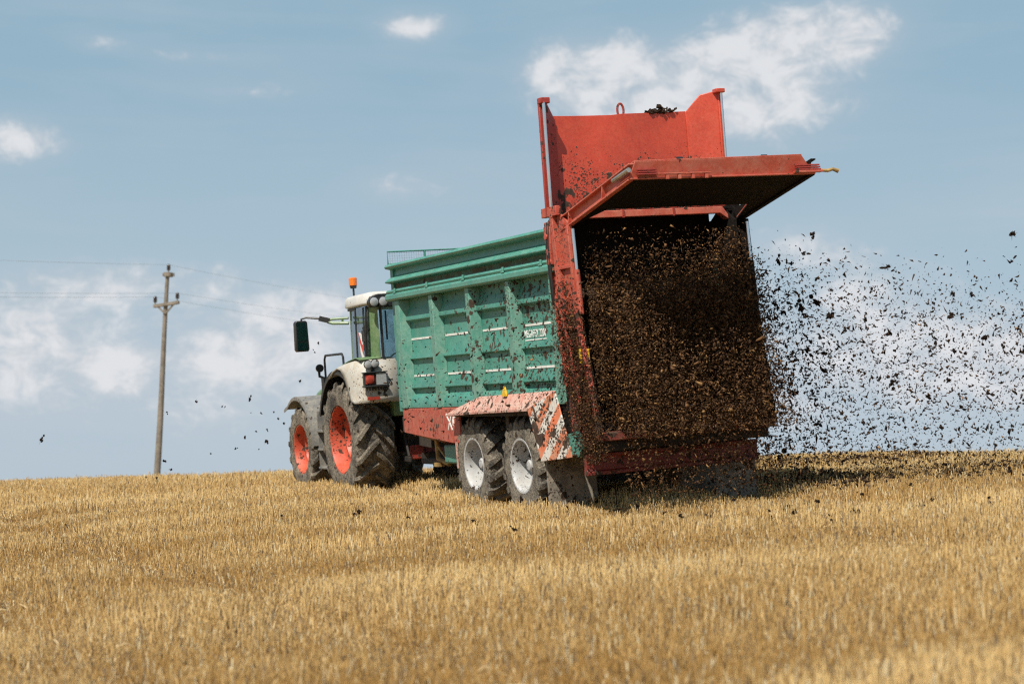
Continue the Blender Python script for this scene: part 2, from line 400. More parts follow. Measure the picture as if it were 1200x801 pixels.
class MB:
    def __init__(s):
        s.v = []; s.f = []
    def add(s, vs, fs):
        n = len(s.v); s.v += [tuple(p) for p in vs]; s.f += [tuple(i + n for i in q) for q in fs]; return s
    def hexa(s, p):   # p: 4 bottom (ccw seen from above), 4 top
        return s.add(p, [(3, 2, 1, 0), (4, 5, 6, 7), (0, 1, 5, 4), (1, 2, 6, 5), (2, 3, 7, 6), (3, 0, 4, 7)])
    def box(s, x0, x1, y0, y1, z0, z1):
        return s.hexa([(x0, y0, z0), (x1, y0, z0), (x1, y1, z0), (x0, y1, z0), (x0, y0, z1), (x1, y0, z1), (x1, y1, z1), (x0, y1, z1)])
    def prism(s, axis, poly, a0, a1):
        def P(u, v, a):
            return (a, u, v) if axis == 'x' else ((u, a, v) if axis == 'y' else (u, v, a))
        n = len(poly)
        vs = [P(u, v, a0) for u, v in poly] + [P(u, v, a1) for u, v in poly]
        fs = [tuple(range(n - 1, -1, -1)), tuple(range(n, 2 * n))] + [(i, (i + 1) % n, n + (i + 1) % n, n + i) for i in range(n)]
        return s.add(vs, fs)
    def bar(s, p, q, w, h, up=(0, 0, 1)):
        p = Vector(p); q = Vector(q); d = (q - p).normalized(); up = Vector(up)
        r = d.cross(up)
        if r.length < 1e-4: r = d.cross(Vector((1, 0, 0)))
        r.normalize(); u = r.cross(d)
        c = lambda o, a, b: o + r * a * w / 2 + u * b * h / 2
        return s.hexa([c(p, -1, -1), c(p, 1, -1), c(q, 1, -1), c(q, -1, -1), c(p, -1, 1), c(p, 1, 1), c(q, 1, 1), c(q, -1, 1)])
    def tube(s, pts, r, n=8, cap=True):
        pts = [Vector(p) for p in pts]; rs = r if isinstance(r, (list, tuple)) else [r] * len(pts)
        t0 = (pts[1] - pts[0]).normalized(); a = t0.orthogonal().normalized(); rings = []
        for i, p in enumerate(pts):
            t = (pts[min(i + 1, len(pts) - 1)] - pts[max(i - 1, 0)]).normalized()
            a = (a - t * a.dot(t)).normalized(); b = t.cross(a)
            rings.append([p + (a * math.cos(2 * math.pi * k / n) + b * math.sin(2 * math.pi * k / n)) * rs[i] for k in range(n)])
        vs = [v for ring in rings for v in ring]
        fs = [(i * n + k, i * n + (k + 1) % n, (i + 1) * n + (k + 1) % n, (i + 1) * n + k) for i in range(len(pts) - 1) for k in range(n)]
        if cap: fs += [tuple(range(n - 1, -1, -1)), tuple((len(pts) - 1) * n + k for k in range(n))]
        return s.add(vs, fs)
    def lathe(s, prof, n=32, axis='x', c=(0, 0, 0), cap=False):
        """prof: (along, radius)"""
        vs = []
        for a, r in prof:
            for k in range(n):
                th = 2 * math.pi * k / n; u, w = r * math.cos(th), r * math.sin(th)
                p = (a, u, w) if axis == 'x' else ((w, a, u) if axis == 'y' else (u, w, a))
                vs.append((p[0] + c[0], p[1] + c[1], p[2] + c[2]))
        m = len(prof)
        fs = [(i * n + k, i * n + (k + 1) % n, (i + 1) * n + (k + 1) % n, (i + 1) * n + k) for i in range(m - 1) for k in range(n)]
        if cap: fs += [tuple(range(n - 1, -1, -1)), tuple((m - 1) * n + k for k in range(n))]
        return s.add(vs, fs)
    def strip(s, A, B, th):
        """a plate between two polylines A and B, thickened by vector th"""
        th = Vector(th); A = [Vector(p) for p in A]; B = [Vector(p) for p in B]
        n = len(A); vs = A + B + [p + th for p in A] + [p + th for p in B]; fs = []
        for i in range(n - 1):
            fs += [(i, i + 1, n + i + 1, n + i), (2 * n + i, 3 * n + i, 3 * n + i + 1, 2 * n + i + 1), (i, 2 * n + i, 2 * n + i + 1, i + 1), (n + i, n + i + 1, 3 * n + i + 1, 3 * n + i)]
        fs += [(0, n, 3 * n, 2 * n), (n - 1, 3 * n - 1, 4 * n - 1, 2 * n - 1)]
        return s.add(vs, fs)
    def build(s, name, mat, parent=None, bevel=0.0, loc=None, fix=True, angle=38, solid=0.0):
        b = BASE.get(parent.name, Vector((0, 0, 0))) if (parent is not None and loc is None) else Vector((0, 0, 0))
        me = bpy.data.meshes.new(name)
        me.from_pydata([(x - b.x, y - b.y, z - b.z) for x, y, z in s.v], [], s.f)
        if fix:
            bm = bmesh.new(); bm.from_mesh(me); bmesh.ops.recalc_face_normals(bm, faces=bm.faces[:]); bm.to_mesh(me); bm.free()
        me.polygons.foreach_set('use_smooth', [True] * len(me.polygons))
        me.set_sharp_from_angle(angle=R(angle))
        me.materials.append(mat)
        o = bpy.data.objects.new(name, me); COL.objects.link(o)
        if parent is not None: o.parent = parent
        if loc is not None: o.location = loc
        if parent is not None and loc is None: BASE[o.name] = b
        if solid:
            sm_ = o.modifiers.new('solid', 'SOLIDIFY'); sm_.thickness = solid; sm_.offset = 0
        if bevel:
            bv = o.modifiers.new('bevel', 'BEVEL'); bv.width = bevel; bv.segments = 2; bv.limit_method = 'ANGLE'; bv.angle_limit = R(40)
        return o

def thing(name, base_local, label, cat, group=None):
    o = bpy.data.objects.new(name, None); COL.objects.link(o)
    o.empty_display_size = 0.5
    o.matrix_world = Matrix.Translation(L2W(base_local)) @ WROT.to_4x4()
    BASE[o.name] = Vector(base_local)
    return setp(o, label, cat, group)

def copy_part(o, parent=None, loc=None):
    c = o.copy(); COL.objects.link(c)
    if parent is not None: c.parent = parent
    if loc is not None: c.location = loc
    BASE[c.name] = BASE.get(o.name, Vector((0, 0, 0)))
    return c

def copy_tree(o, parent=None, loc=None):
    kids = [k for k in o.children]
    c = copy_part(o, parent, loc)
    for k in kids: copy_tree(k, c)
    return c

def mirrored(o, parent):
    """copy of a part on the other side, with its mesh mirrored in x"""
    me = o.data.copy()
    bm = bmesh.new(); bm.from_mesh(me)
    for v in bm.verts: v.co.x = -v.co.x
    bmesh.ops.reverse_faces(bm, faces=bm.faces[:]); bm.to_mesh(me); bm.free()
    c = o.copy(); c.data = me; COL.objects.link(c); c.parent = parent
    BASE[c.name] = BASE.get(o.name, Vector((0, 0, 0)))
    for k in list(o.children):
        if k.type == 'MESH': mirrored(k, c)
    return c

# ------------------------------------------------------------------ ground: a field that crests just past the vehicles
Np = WROT @ Vector((0, 0, 1)); P0 = L2W((0, 0, 0.07))     # the wheels press a little into the soil
def plane_z(x, y):
    return P0.z - (Np.x * (x - P0.x) + Np.y * (y - P0.y)) / Np.z

KC = 0.0022
CREST_PX = [(-400, 580), (0, 573), (183, 566), (340, 562), (600, 557), (760, 551), (890, 545), (1050, 542), (1200, 542), (1600, 542)]
def crest_el(a):
    px = 600 + math.tan(max(-0.42, min(0.42, a))) * F_PX
    for (x0, y0), (x1, y1) in zip(CREST_PX[:-1], CREST_PX[1:]):
        if px <= x1 or x1 == CREST_PX[-1][0]:
            t = max(0, min(1, (px - x0) / (x1 - x0))); y = y0 + (y1 - y0) * t; break
    # elevation measured in the vertical plane of azimuth a
    v = Vector(((px - 600) / F_PX, 1, -(y - 400.5) / F_PX))
    cy, sy = math.cos(PITCH), math.sin(PITCH)
    w = Vector((v.x, v.y * cy - v.z * sy, v.y * sy + v.z * cy))
    return w.z / math.hypot(w.x, w.y)
AZ_T = np.linspace(-0.42, 0.42, 85); D0_T = []
dd = np.linspace(8, 90, 400)
for a in AZ_T:
    s_ = math.sin(a); c_ = math.cos(a)
    pz = np.array([plane_z(d * s_, d * c_) - CAM_W.z for d in dd]); tgt = crest_el(a)
    lo, hi = 4.0, 80.0
    for _ in range(40):
        mid = (lo + hi) / 2
        mx = np.max((pz - KC * np.maximum(0, dd - mid) ** 2) / dd)
        if mx > tgt: hi = mid
        else: lo = mid
    D0_T.append((lo + hi) / 2)
D0_T = np.array(D0_T)
print('crest start distance', D0_T[::12].round(1))

_G = np.random.default_rng(3)
WAVES = [(_G.uniform(0, 6.28), _G.uniform(0.5, 2.6), _G.uniform(0, 6.28), _G.uniform(0.004, 0.014)) for _ in range(16)]
def ground_z(x, y):
    x = np.asarray(x, float); y = np.asarray(y, float)
    d = np.hypot(x, y); a = np.arctan2(x, y)
    pz = P0.z - (Np.x * (x - P0.x) + Np.y * (y - P0.y)) / Np.z
    d0 = np.interp(a, AZ_T, D0_T)
    ex = np.maximum(0, d - d0)
    drop = np.where(ex < 30, KC * ex ** 2, KC * 900 + (ex - 30) * 2 * KC * 30)
    z = pz - drop
    t = np.clip((d - 55) / 110, 0, 1); t = t * t * (3 - 2 * t)
    z = z * (1 - t) + (-9.0) * t
    behind = np.clip((np.abs(a) - 0.6) / 1.2, 0, 1)          # out of frame: settle to the level at the camera
    z = z * (1 - behind * t) + (-4.0) * behind * t
    und = sum(am * np.sin(k * (x * math.cos(th) + y * math.sin(th)) + ph) for th, k, ph, am in WAVES)
    # gentle swells lying across the view
    und = und + 0.035 * np.sin(0.9 * y + 0.25 * x + 0.6 * np.sin(0.23 * x)) * np.clip((d - 9) / 4, 0, 1) * np.clip((24 - d) / 5, 0, 1)
    return z + und

def gz(x, y):
    return float(ground_z(x, y))

def build_ground():
    rr = np.concatenate([[0.0], np.linspace(1.0, 60, 110), np.geomspace(62, 2500, 40)])
    th = np.concatenate([np.linspace(-0.5, 0.5, 131), np.linspace(0.5, 2 * math.pi - 0.5, 72)[1:-1]])
    n = len(th); vs = [(0, 0, gz(0, 0))]; fs = []
    A, D = np.meshgrid(th, rr[1:]); X = D * np.sin(A); Y = D * np.cos(A); Z = ground_z(X, Y)
    vs += list(zip(X.ravel().tolist(), Y.ravel().tolist(), Z.ravel().tolist()))
    for k in range(n): fs.append((0, 1 + (k + 1) % n, 1 + k))
    for i in range(len(rr) - 2):
        for k in range(n):
            a_ = 1 + i * n + k; b_ = 1 + i * n + (k + 1) % n
            fs.append((a_, b_, b_ + n, a_ + n))
    me = bpy.data.meshes.new('field'); me.from_pydata(vs, [], fs)
    me.polygons.foreach_set('use_smooth', [True] * len(me.polygons))
    m, t, b = new_mat('stubble soil')
    c = nd(t, 'ShaderNodeTexCoord').outputs['Object']
    n1 = noise(t, c, 0.35, 6, 0.6); n2 = noise(t, c, 30, 6, 0.75, .3); n3 = noise(t, c, 5, 5, 0.65)
    cc = mixc(t, smooth(t, n2.outputs[0], .35, .62), (0.15, 0.095, 0.05), (0.50, 0.35, 0.16))
    cc = mixc(t, smooth(t, n3.outputs[0], .35, .65, 0, .45), cc, (0.36, 0.25, 0.11))
    cc = mixc(t, smooth(t, n1.outputs[0], .4, .65, 0, .35), cc, (0.50, 0.37, 0.17))
    t.links.new(cc, b.inputs['Base Color']); b.inputs['Roughness'].default_value = 0.95
    b.inputs['Specular IOR Level'].default_value = 0.1
    bp = nd(t, 'ShaderNodeBump'); bp.inputs['Distance'].default_value = .04; bp.inputs['Strength'].default_value = .8
    t.links.new(n2.outputs[0], bp.inputs['Height']); t.links.new(bp.outputs[0], b.inputs['Normal'])
    me.materials.append(m)
    o = bpy.data.objects.new('field_ground', me); COL.objects.link(o)
    bm = bmesh.new(); bm.from_mesh(me); bmesh.ops.recalc_face_normals(bm, faces=bm.faces[:]); bm.to_mesh(me); bm.free()
    setp(o, 'harvested grain field sloping up to a low crest', None, None, 'structure')
build_ground()

def np_mesh(name, V, F, tint, mat):
    """big mesh from arrays: V (n,3), F (m,k), tint (n,3)"""
    me = bpy.data.meshes.new(name)
    n, (m, k) = len(V), F.shape
    me.vertices.add(n); me.vertices.foreach_set('co', np.ascontiguousarray(V, dtype=np.float32).ravel())
    me.loops.add(m * k); me.loops.foreach_set('vertex_index', np.ascontiguousarray(F, dtype=np.int32).ravel())
    me.polygons.add(m); me.polygons.foreach_set('loop_start', np.arange(0, m * k, k, dtype=np.int32))
    at = me.attributes.new('tint', 'FLOAT_COLOR', 'POINT')
    at.data.foreach_set('color', np.concatenate([tint, np.ones((n, 1))], 1).astype(np.float32).ravel())
    me.update(calc_edges=True); me.validate()
    me.materials.append(mat)
    o = bpy.data.objects.new(name, me); COL.objects.link(o)
    return o

def vnoise(x, y, seed):
    """smooth value noise, vectorised"""
    g = np.random.default_rng(seed).random((256, 256))
    xi = np.floor(x).astype(int); yi = np.floor(y).astype(int); fx = x - xi; fy = y - yi
    fx = fx * fx * (3 - 2 * fx); fy = fy * fy * (3 - 2 * fy)
    G = lambda i, j: g[i % 256, j % 256]
    return (G(xi, yi) * (1 - fx) + G(xi + 1, yi) * fx) * (1 - fy) + (G(xi, yi + 1) * (1 - fx) + G(xi + 1, yi + 1) * fx) * fy

def build_stubble():
    HEAD = WROT @ Vector((0, 1, 0)); hx, hy = Vector((HEAD.x, HEAD.y)).normalized()
    def scatter(n, d0, d1, spread):
        d = np.sqrt(rng.random(n) * (d1 ** 2 - d0 ** 2) + d0 ** 2); a = (rng.random(n) * 2 - 1) * spread
        return d * np.sin(a), d * np.cos(a)
    parts = [scatter(210000, 6.0, 20, 0.50), scatter(290000, 20, 34, 0.40), scatter(160000, 34, 54, 0.36)]
    x = np.concatenate([p[0] for p in parts]); y = np.concatenate([p[1] for p in parts])
    # pull the stems into drill rows along the driving direction, with wander
    u = -x * hy + y * hx; v = x * hx + y * hy
    row = np.round(u / 0.14) * 0.14
    u2 = row + (u - row) * 0.55 + rng.normal(0, 0.012, len(u))
    x = -u2 * hy + v * hx; y = u2 * hx + v * hy
    patch = vnoise(x * 0.35 + 50, y * 0.6 + 50, 5); fine = vnoise(x * 2.2 + 90, y * 2.2 + 90, 6); swath = vnoise(x * 0.12 + 20, y * 1.1 + 20, 8)
    keep = rng.random(len(x)) < np.clip(0.35 + 0.8 * fine + 0.35 * (patch - .5), 0.15, 1)
    # wheel tracks: pressed lanes along the driving direction
    lx = (np.array([(W2L((float(a_), float(b_), 0)).x) for a_, b_ in zip(x[:1], y[:1])]))
    Wm = np.array(WROT.transposed()); P = np.stack([x, y, ground_z(x, y)], 1)
    Lc = (P - np.array(CAM_W)) @ Wm.T + np.array(CAM_L)
    track = np.zeros(len(x))
    for c_ in (-0.95, 0.95, -10.6, -12.5, -6.9, -8.8):
        track = np.maximum(track, np.exp(-((Lc[:, 0] - c_ - 0.15 * np.sin(Lc[:, 1] * .2)) / 0.28) ** 2))
    keep &= rng.random(len(x)) > track * 0.25
    x, y, patch, fine, swath, track = (q[keep] for q in (x, y, patch, fine, swath, track)); z = ground_z(x, y)
    n = len(x); print('stems', n)
    h = np.clip(rng.normal(0.172, 0.030, n), 0.06, 0.27) * (0.72 + 0.34 * patch + .22 * swath) * (1 - 0.45 * track)
    ln = np.abs(rng.normal(0, 0.16, n)) + 0.30 * (rng.random(n) < 0.10) + track * .2; la = rng.random(n) * 6.283
    d = np.hypot(x, y)
    r = np.clip(rng.normal(0.0038, 0.0009, n), 0.002, 0.007) * (1 + np.clip((d - 20) / 30, 0, 1) * .6)
    lx_, ly_ = np.cos(la) * ln, np.sin(la) * ln
    dirv = np.stack([lx_, ly_, np.ones(n)], 1); dirv /= np.linalg.norm(dirv, axis=1)[:, None]
    bend = np.stack([np.cos(la + 1), np.sin(la + 1), np.zeros(n)], 1) * (rng.random(n) ** 3 * 0.05)[:, None]
    base = np.stack([x, y, z - 0.02], 1)
    mid = base + dirv * (h * .55)[:, None] + bend * .4; top = base + dirv * (h + .02)[:, None] + bend
    ph = rng.random(n) * 6.283
    ring = [np.stack([np.cos(ph + k * 2.0944), np.sin(ph + k * 2.0944), np.zeros(n)], 1) * r[:, None] for k in range(3)]
    V = np.stack([base + ring[0], base + ring[1], base + ring[2], mid + ring[0], mid + ring[1], mid + ring[2],
                  top + ring[0] * .9, top + ring[1] * .9, top + ring[2] * .9], 1).reshape(-1, 3)
    q = []
    for l in (0, 3):
        for k in range(3): q.append((l + k, l + (k + 1) % 3, l + 3 + (k + 1) % 3, l + 3 + k))
    F = (np.arange(n)[:, None, None] * 9 + np.array(q)[None]).reshape(-1, 4)
    t = np.clip(0.5 + 0.6 * (patch - .5) + 1.3 * (swath - .5) - 0.25 * track + rng.normal(0, 0.30, n), 0, 1)[:, None]
    ca, cb, cd = np.array([0.45, 0.265, 0.085]), np.array([0.82, 0.595, 0.275]), np.array([0.26, 0.185, 0.11])
    col = ca * (1 - t) + cb * t
    old = (rng.random(n) < 0.13 + .12 * track)[:, None]; col = np.where(old, cd * (0.7 + 0.6 * rng.random((n, 1))), col)
    pale = (rng.random(n) < 0.06)[:, None]; col = np.where(pale, np.array([0.82, 0.70, 0.45]), col)
    T = np.repeat(col, 9, axis=0)
    o = np_mesh('stubble', V, F, T, M['straw'])
    setp(o, 'short golden cereal stubble covering the field', 'stubble', None, 'stuff')
    # loose straw: lying bits and split leaves between the stems
    xs, ys = [], []
    for (nn, d0, d1) in ((5000, 6.5, 20), (16000, 20, 48)):
        a_, b_ = scatter(nn, d0, d1, 0.35); xs.append(a_); ys.append(b_)
    x = np.concatenate(xs); y = np.concatenate(ys); n = len(x); z = ground_z(x, y) + rng.random(n) ** 2 * 0.10
    L = rng.uniform(0.04, 0.17, n); a = rng.random(n) * 6.283; tl = rng.normal(0, 0.45, n)
    dv = np.stack([np.cos(a) * np.cos(tl), np.sin(a) * np.cos(tl), np.sin(tl)], 1) * L[:, None] / 2
    sd = np.stack([-np.sin(a), np.cos(a), rng.normal(0, .6, n)], 1); sd *= (rng.uniform(0.002, 0.0055, n) / np.linalg.norm(sd, axis=1))[:, None]
    c = np.stack([x, y, z], 1); sag = np.stack([np.zeros(n), np.zeros(n), rng.uniform(-.02, .04, n)], 1)
    V = np.stack([c - dv - sd, c - dv + sd, c + sag + sd, c + sag - sd, c + dv + sd * .5, c + dv - sd * .5], 1).reshape(-1, 3)
    F = (np.arange(n)[:, None, None] * 6 + np.array([(0, 1, 2, 3), (3, 2, 4, 5)])[None]).reshape(-1, 4)
    t = rng.random((n, 1)); col = np.array([0.44, 0.31, 0.15]) * (1 - t) + np.array([0.74, 0.59, 0.34]) * t
    o = np_mesh('loose_straw', V, F, np.repeat(col, 6, axis=0), M['straw'])
    setp(o, 'loose straw lying between the stubble stems', 'straw', None, 'stuff')
build_stubble()

# ------------------------------------------------------------------ wheels
def tyre_mesh(Rt, W, rimR, n_lug, slope, lug_h, lug_w, side, seed):
    """carcass plus lugs; x outward*side; lugs drop from the centre to the shoulders when seen from behind"""
    mb = MB(); w = W / 2
    prof = [(.86, rimR), (.95, rimR + .012), (.97, rimR + .05), (1.0, (rimR + Rt) / 2), (.985, Rt - lug_h - .10), (.93, Rt - lug_h - .035),
            (.80, Rt - lug_h - .012), (.4, Rt - lug_h), (0, Rt - lug_h)]
    full = [(o * w, r) for o, r in prof] + [(-o * w, r) for o, r in prof[::-1][1:]]
    mb.lathe([(a * side, r) for a, r in full], 56, 'x')
    rs = random.Random(seed)
    def surf(o):     # radius of carcass at fraction o of half width
        o = abs(o)
        pts = [(0, Rt - lug_h), (.4, Rt - lug_h), (.80, Rt - lug_h - .012), (.93, Rt - lug_h - .035), (.985, Rt - lug_h - .10)]
        for (o0, r0), (o1, r1) in zip(pts[:-1], pts[1:]):
            if o <= o1: return r0 + (r1 - r0) * (o - o0) / (o1 - o0)
        return pts[-1][1]
    for half in (1, -1):
        for i in range(n_lug):
            ph0 = 2 * math.pi * (i + (0.5 if half < 0 else 0)) / n_lug
            secs = []
            for k, o in enumerate((-0.06, .25, .55, .80, .94, 1.0)):
                ph = ph0 - slope * max(o, 0) ** 1.15
                oo = o * half
                ri = surf(oo) - 0.012
                ro = surf(oo) + lug_h * (1.0 if o < .9 else (.9 if o < .97 else .55)) * rs.uniform(.9, 1.05)
                if o >= .97: ri = surf(.985) + .0; ro = surf(.93) + lug_h * .35
                hw = lug_w / 2 / Rt * (0.75 if o < 0 else (1.0 if o < .9 else 1.15))
                xx = oo * w * side
                sec = []
                for (rad, da) in ((ri, -hw * 1.25), (ri, hw * 1.25), (ro, hw * .8), (ro, -hw * .8)):
                    an = ph + da
                    sec.append((xx if rad == ro or o < .97 else xx, -rad * math.cos(an), rad * math.sin(an)))
                secs.append(sec)
            vs = [p for s_ in secs for p in s_]
            fs = []
            for k in range(len(secs) - 1):
                for j in range(4): fs.append((k * 4 + j, k * 4 + (j + 1) % 4, k * 4 + 4 + (j + 1) % 4, k * 4 + 4 + j))
            fs += [(3, 2, 1, 0), tuple(len(vs) - 4 + j for j in range(4))]
            mb.add(vs, fs)
    return mb

def rim_mesh(kind, W, rimR, side):
    mb = MB(); w = W / 2
    if kind == 'trailer':
        prof = [(.84 * w, rimR + .012), (.93 * w, rimR + .026), (.96 * w, rimR + .014), (.95 * w, rimR - .010), (.84 * w, rimR - .026),
                (.70 * w, rimR - .030), (w - .27, rimR - .040), (w - .30, rimR - .08), (w - .31, rimR - .16), (w - .29, .155), (w - .28, .15), (w - .28, .10),
                (w - .20, .095), (w - .19, .085), (w - .19, 0.001)]
    else:
        prof = [(.80 * w, rimR + .012), (.88 * w, rimR + .028), (.91 * w, rimR + .016), (.90 * w, rimR - .016), (.80 * w, rimR - .028),
                (.30 * w, rimR - .045), (.22 * w, rimR - .08), (.20 * w, rimR * .74), (.32 * w, rimR * .66), (.33 * w, rimR * .58), (.05 * w, rimR * .50), (.02 * w, rimR * .34), (.10 * w, rimR * .30),
                (.12 * w, rimR * .22), (.12 * w, 0.001)]
    mb.lathe([(a * side, r) for a, r in prof], 48, 'x')
    mb.lathe([(-.86 * w * side, rimR + .012), (-.7 * w * side, rimR - .03), (0, rimR - .05), (0, 0.01)], 32, 'x')
    return mb

def hub_mesh(kind, W, rimR, side):
    mb = MB(); w = W / 2
    if kind == 'trailer':
        mb.lathe([((w - .22) * side, .08), ((w - .13) * side, .075), ((w - .115) * side, .06), ((w - .11) * side, .001)], 20, 'x')
        a0, rr, k = w - .275, .125, 10
    else:
        mb.lathe([(.06 * w * side, rimR * .26), (.26 * w * side, rimR * .24), (.32 * w * side, rimR * .17), (.34 * w * side, 0.001)], 24, 'x')
        a0, rr, k = .06 * w, rimR * .42, 10
        mb.lathe([((a0 - .03) * side, rr + .05), (a0 * side + .012 * side, rr + .045), ((a0 + .012) * side, rimR * .2)], 28, 'x')
    for i in range(k):
        t = 2 * math.pi * i / k; mb.lathe([(a0 * side, .017), ((a0 + .05) * side, .017), ((a0 + .052) * side, .001)], 6, 'x', (0, rr * math.cos(t), rr * math.sin(t)))
    return mb

def make_wheel(parent, kind, side, loc, Rt, W, rimR, n_lug, slope, lug_h, lug_w, tm, rm, hm, seed):
    b = BASE[parent.name]
    hub = hub_mesh(kind, W, rimR, side).build('wheel', hm, parent, loc=Vector(loc) - b)
    tyre_mesh(Rt, W, rimR, n_lug, slope, lug_h, lug_w, side, seed).build('tyre', tm, hub, loc=(0, 0, 0), angle=32, bevel=0)
    rim_mesh(kind, W, rimR, side).build('rim', rm, hub, loc=(0, 0, 0))
    hub.rotation_euler = (random.uniform(0, 6.28), 0, 0)
    return hub

# ------------------------------------------------------------------ the manure spreader
SP = thing('manure_spreader', (0, 0.8, 0), 'big teal and red manure spreader trailer with its rear gate raised, flinging manure', 'trailer')
POSTS = [4.26, 2.83, 1.40, -0.02, -1.44]
YF, YR = 4.62, -1.60

def build_spreader():
    T = SP
    # side panels: pressed profile, inside face straight
    I = -1.120
    prof = [(-1.06, 1.50), (-1.205, 1.50), (-1.205, 1.62), (-1.15, 1.70), (I, 1.715), (I, 1.785), (-1.175, 1.80), (-1.175, 1.825), (I, 1.945), (I, 2.225), (-1.165, 2.245), (-1.165, 2.262), (I, 2.33),
            (I, 2.80), (-1.188, 2.838), (-1.188, 2.868), (-1.135, 3.02), (I, 3.07), (I, 3.18), (-1.06, 3.18)]
    sp = MB().prism('y', prof, YR + .03, YF - .03).build('side_panel', M['teal'], T, 0.006)
    mirrored(sp, T)
    # ribs
    for i, y in enumerate(POSTS):
        w0 = .135 if i not in (0, 4) else .18
        mb = MB()
        poly = [(y - w0, 0), (y + w0, 0), (y + w0 * .62, 1), (y - w0 * .62, 1)]
        for (z0, z1) in ((1.50, 3.165),):
            a, b_ = -1.119, -1.272
            k = lambda yy, x, z: (x, yy, z)
            mb.hexa([(a, y - w0, z0), (a, y + w0, z0), (b_ + .02, y + w0 * .62, z0), (b_ + .02, y - w0 * .62, z0),
                     (a, y - w0 * .9, z1), (a, y + w0 * .9, z1), (b_, y + w0 * .5, z1), (b_, y - w0 * .5, z1)])
        p = mb.build('side_post', M['teal_post'], T, 0.008)
        mirrored(p, T)
    # top rail with hinges, then the extension board above
    rl = MB().prism('y', [(-1.06, 3.165), (-1.30, 3.165), (-1.325, 3.19), (-1.325, 3.255), (-1.30, 3.275), (-1.06, 3.275)], YR + .02, YF - .01).build('top_rail', M['teal_clean'], T, 0.008)
    mirrored(rl, T)
    ext = [(-1.06, 3.278), (-1.285, 3.278), (-1.30, 3.31), (-1.285, 3.335), (-1.17, 3.352), (-1.165, 3.43), (-1.30, 3.452), (-1.305, 3.472), (-1.18, 3.555),
           (-1.165, 3.645), (-1.285, 3.672), (-1.30, 3.70), (-1.275, 3.735), (-1.20, 3.745), (-1.06, 3.735)]
    ex = MB().prism('y', ext, -1.40, YF).build('extension_board', M['teal_clean'], T, 0.005)
    gv = MB().prism('y', [(-1.15, 3.358), (-1.1695, 3.362), (-1.1685, 3.426), (-1.15, 3.430)], -1.38, YF - .02).build('groove', M['teal_groove'], ex)
    mirrored(ex, T)
    for y in (4.2, 2.83, 1.40, -.02, -1.25):
        MB().box(-1.318, -1.295, y - .022, y + .022, 3.20, 3.35).tube([(-1.318, y - .05, 3.282), (-1.318, y + .05, 3.282)], .012, 6).build('hinge', M['teal_clean'], T, .006)
    # walls, floor
    MB().box(-1.15, 1.15, YF - .06, YF, 1.40, 3.74).box(-1.2, -1.1, YF - .1, YF + .02, 1.45, 3.76).box(1.1, 1.2, YF - .1, YF + .02, 1.45, 3.76).build('front_wall', M['teal'], T, .008)
    MB().box(-1.15, 1.15, YR, YF, 1.36, 1.44).build('floor', M['chassis'], T)
    # mesh guard on top of the front wall
    g = MB().tube([(-1.24, YF - .03, 3.74), (-1.24, YF - .03, 3.94), (1.24, YF - .03, 3.94), (1.24, YF - .03, 3.74)], .014, 6)
    for x in (-.62, 0, .62): g.tube([(x, YF - .03, 3.72), (x, YF - .03, 3.94)], .015, 6)
    gg = g.build('guard_frame', M['teal_clean'], T)
    w = MB()
    for i in range(1, 62): w.tube([(-1.24 + i * .04, YF - .03, 3.745), (-1.24 + i * .04, YF - .03, 3.93)], .0016, 4, False)
    for k in range(5): w.tube([(-1.24, YF - .03, 3.76 + k * .037), (1.24, YF - .03, 3.76 + k * .037)], .0016, 4, False)
    w.build('wire_mesh', M['steel'], gg)
    # white reflective strips between the ribs
    for i in range(4):
        a, b_ = POSTS[i] - .15, POSTS[i + 1] + .16
        MB().box(-1.1255, -1.115, b_, a, 2.535, 2.565).build('reflective_strip', M['tape'], T)
        MB().box(-1.1255, -1.115, b_, a, 1.972, 2.002).build('reflective_strip', M['tape'], T)
    # lettering on the rearmost bay
    cu = bpy.data.curves.new('lettering', 'FONT'); cu.body = 'MEGAFEX 2200'; cu.size = 0.155; cu.extrude = 0.002; cu.resolution_u = 4; cu.offset = .0005
    to = bpy.data.objects.new('tmp_text', cu); COL.objects.link(to)
    dg = bpy.context.evaluated_depsgraph_get(); me = bpy.data.meshes.new_from_object(to.evaluated_get(dg))
    bpy.data.objects.remove(to)
    xs = [v.co.x for v in me.vertices]; x0, x1 = min(xs), max(xs); b = BASE[T.name]
    for v in me.vertices:
        s_ = (v.co.x - x0) / (x1 - x0); zz = v.co.y; dx = v.co.z
        v.co = Vector((-1.1215 - dx - .0015, -0.175 - s_ * .68, 2.385 + zz * .95)) - b
    me.materials.clear(); me.materials.append(M['letters'])
    lo = bpy.data.objects.new('lettering', me); COL.objects.link(lo); lo.parent = T
    MB().box(-1.1255, -1.1155, -.86, -.19, 2.344, 2.360).build('lettering_underline', M['letters'], T)
    # red skirt below the box at the front, with its slanted belly
    MB().prism('x', [(4.40, 1.495), (2.10, 1.495), (2.10, .98), (2.42, .98), (4.40, 1.13)], -1.235, -1.20).build('skirt', M['red_skirt'], T, .006)
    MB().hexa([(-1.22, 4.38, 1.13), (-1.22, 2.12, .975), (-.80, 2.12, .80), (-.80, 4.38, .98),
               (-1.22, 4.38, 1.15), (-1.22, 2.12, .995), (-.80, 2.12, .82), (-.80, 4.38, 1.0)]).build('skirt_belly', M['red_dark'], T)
    # white maker's mark: crossed strokes, partly behind the guard
    e = MB()
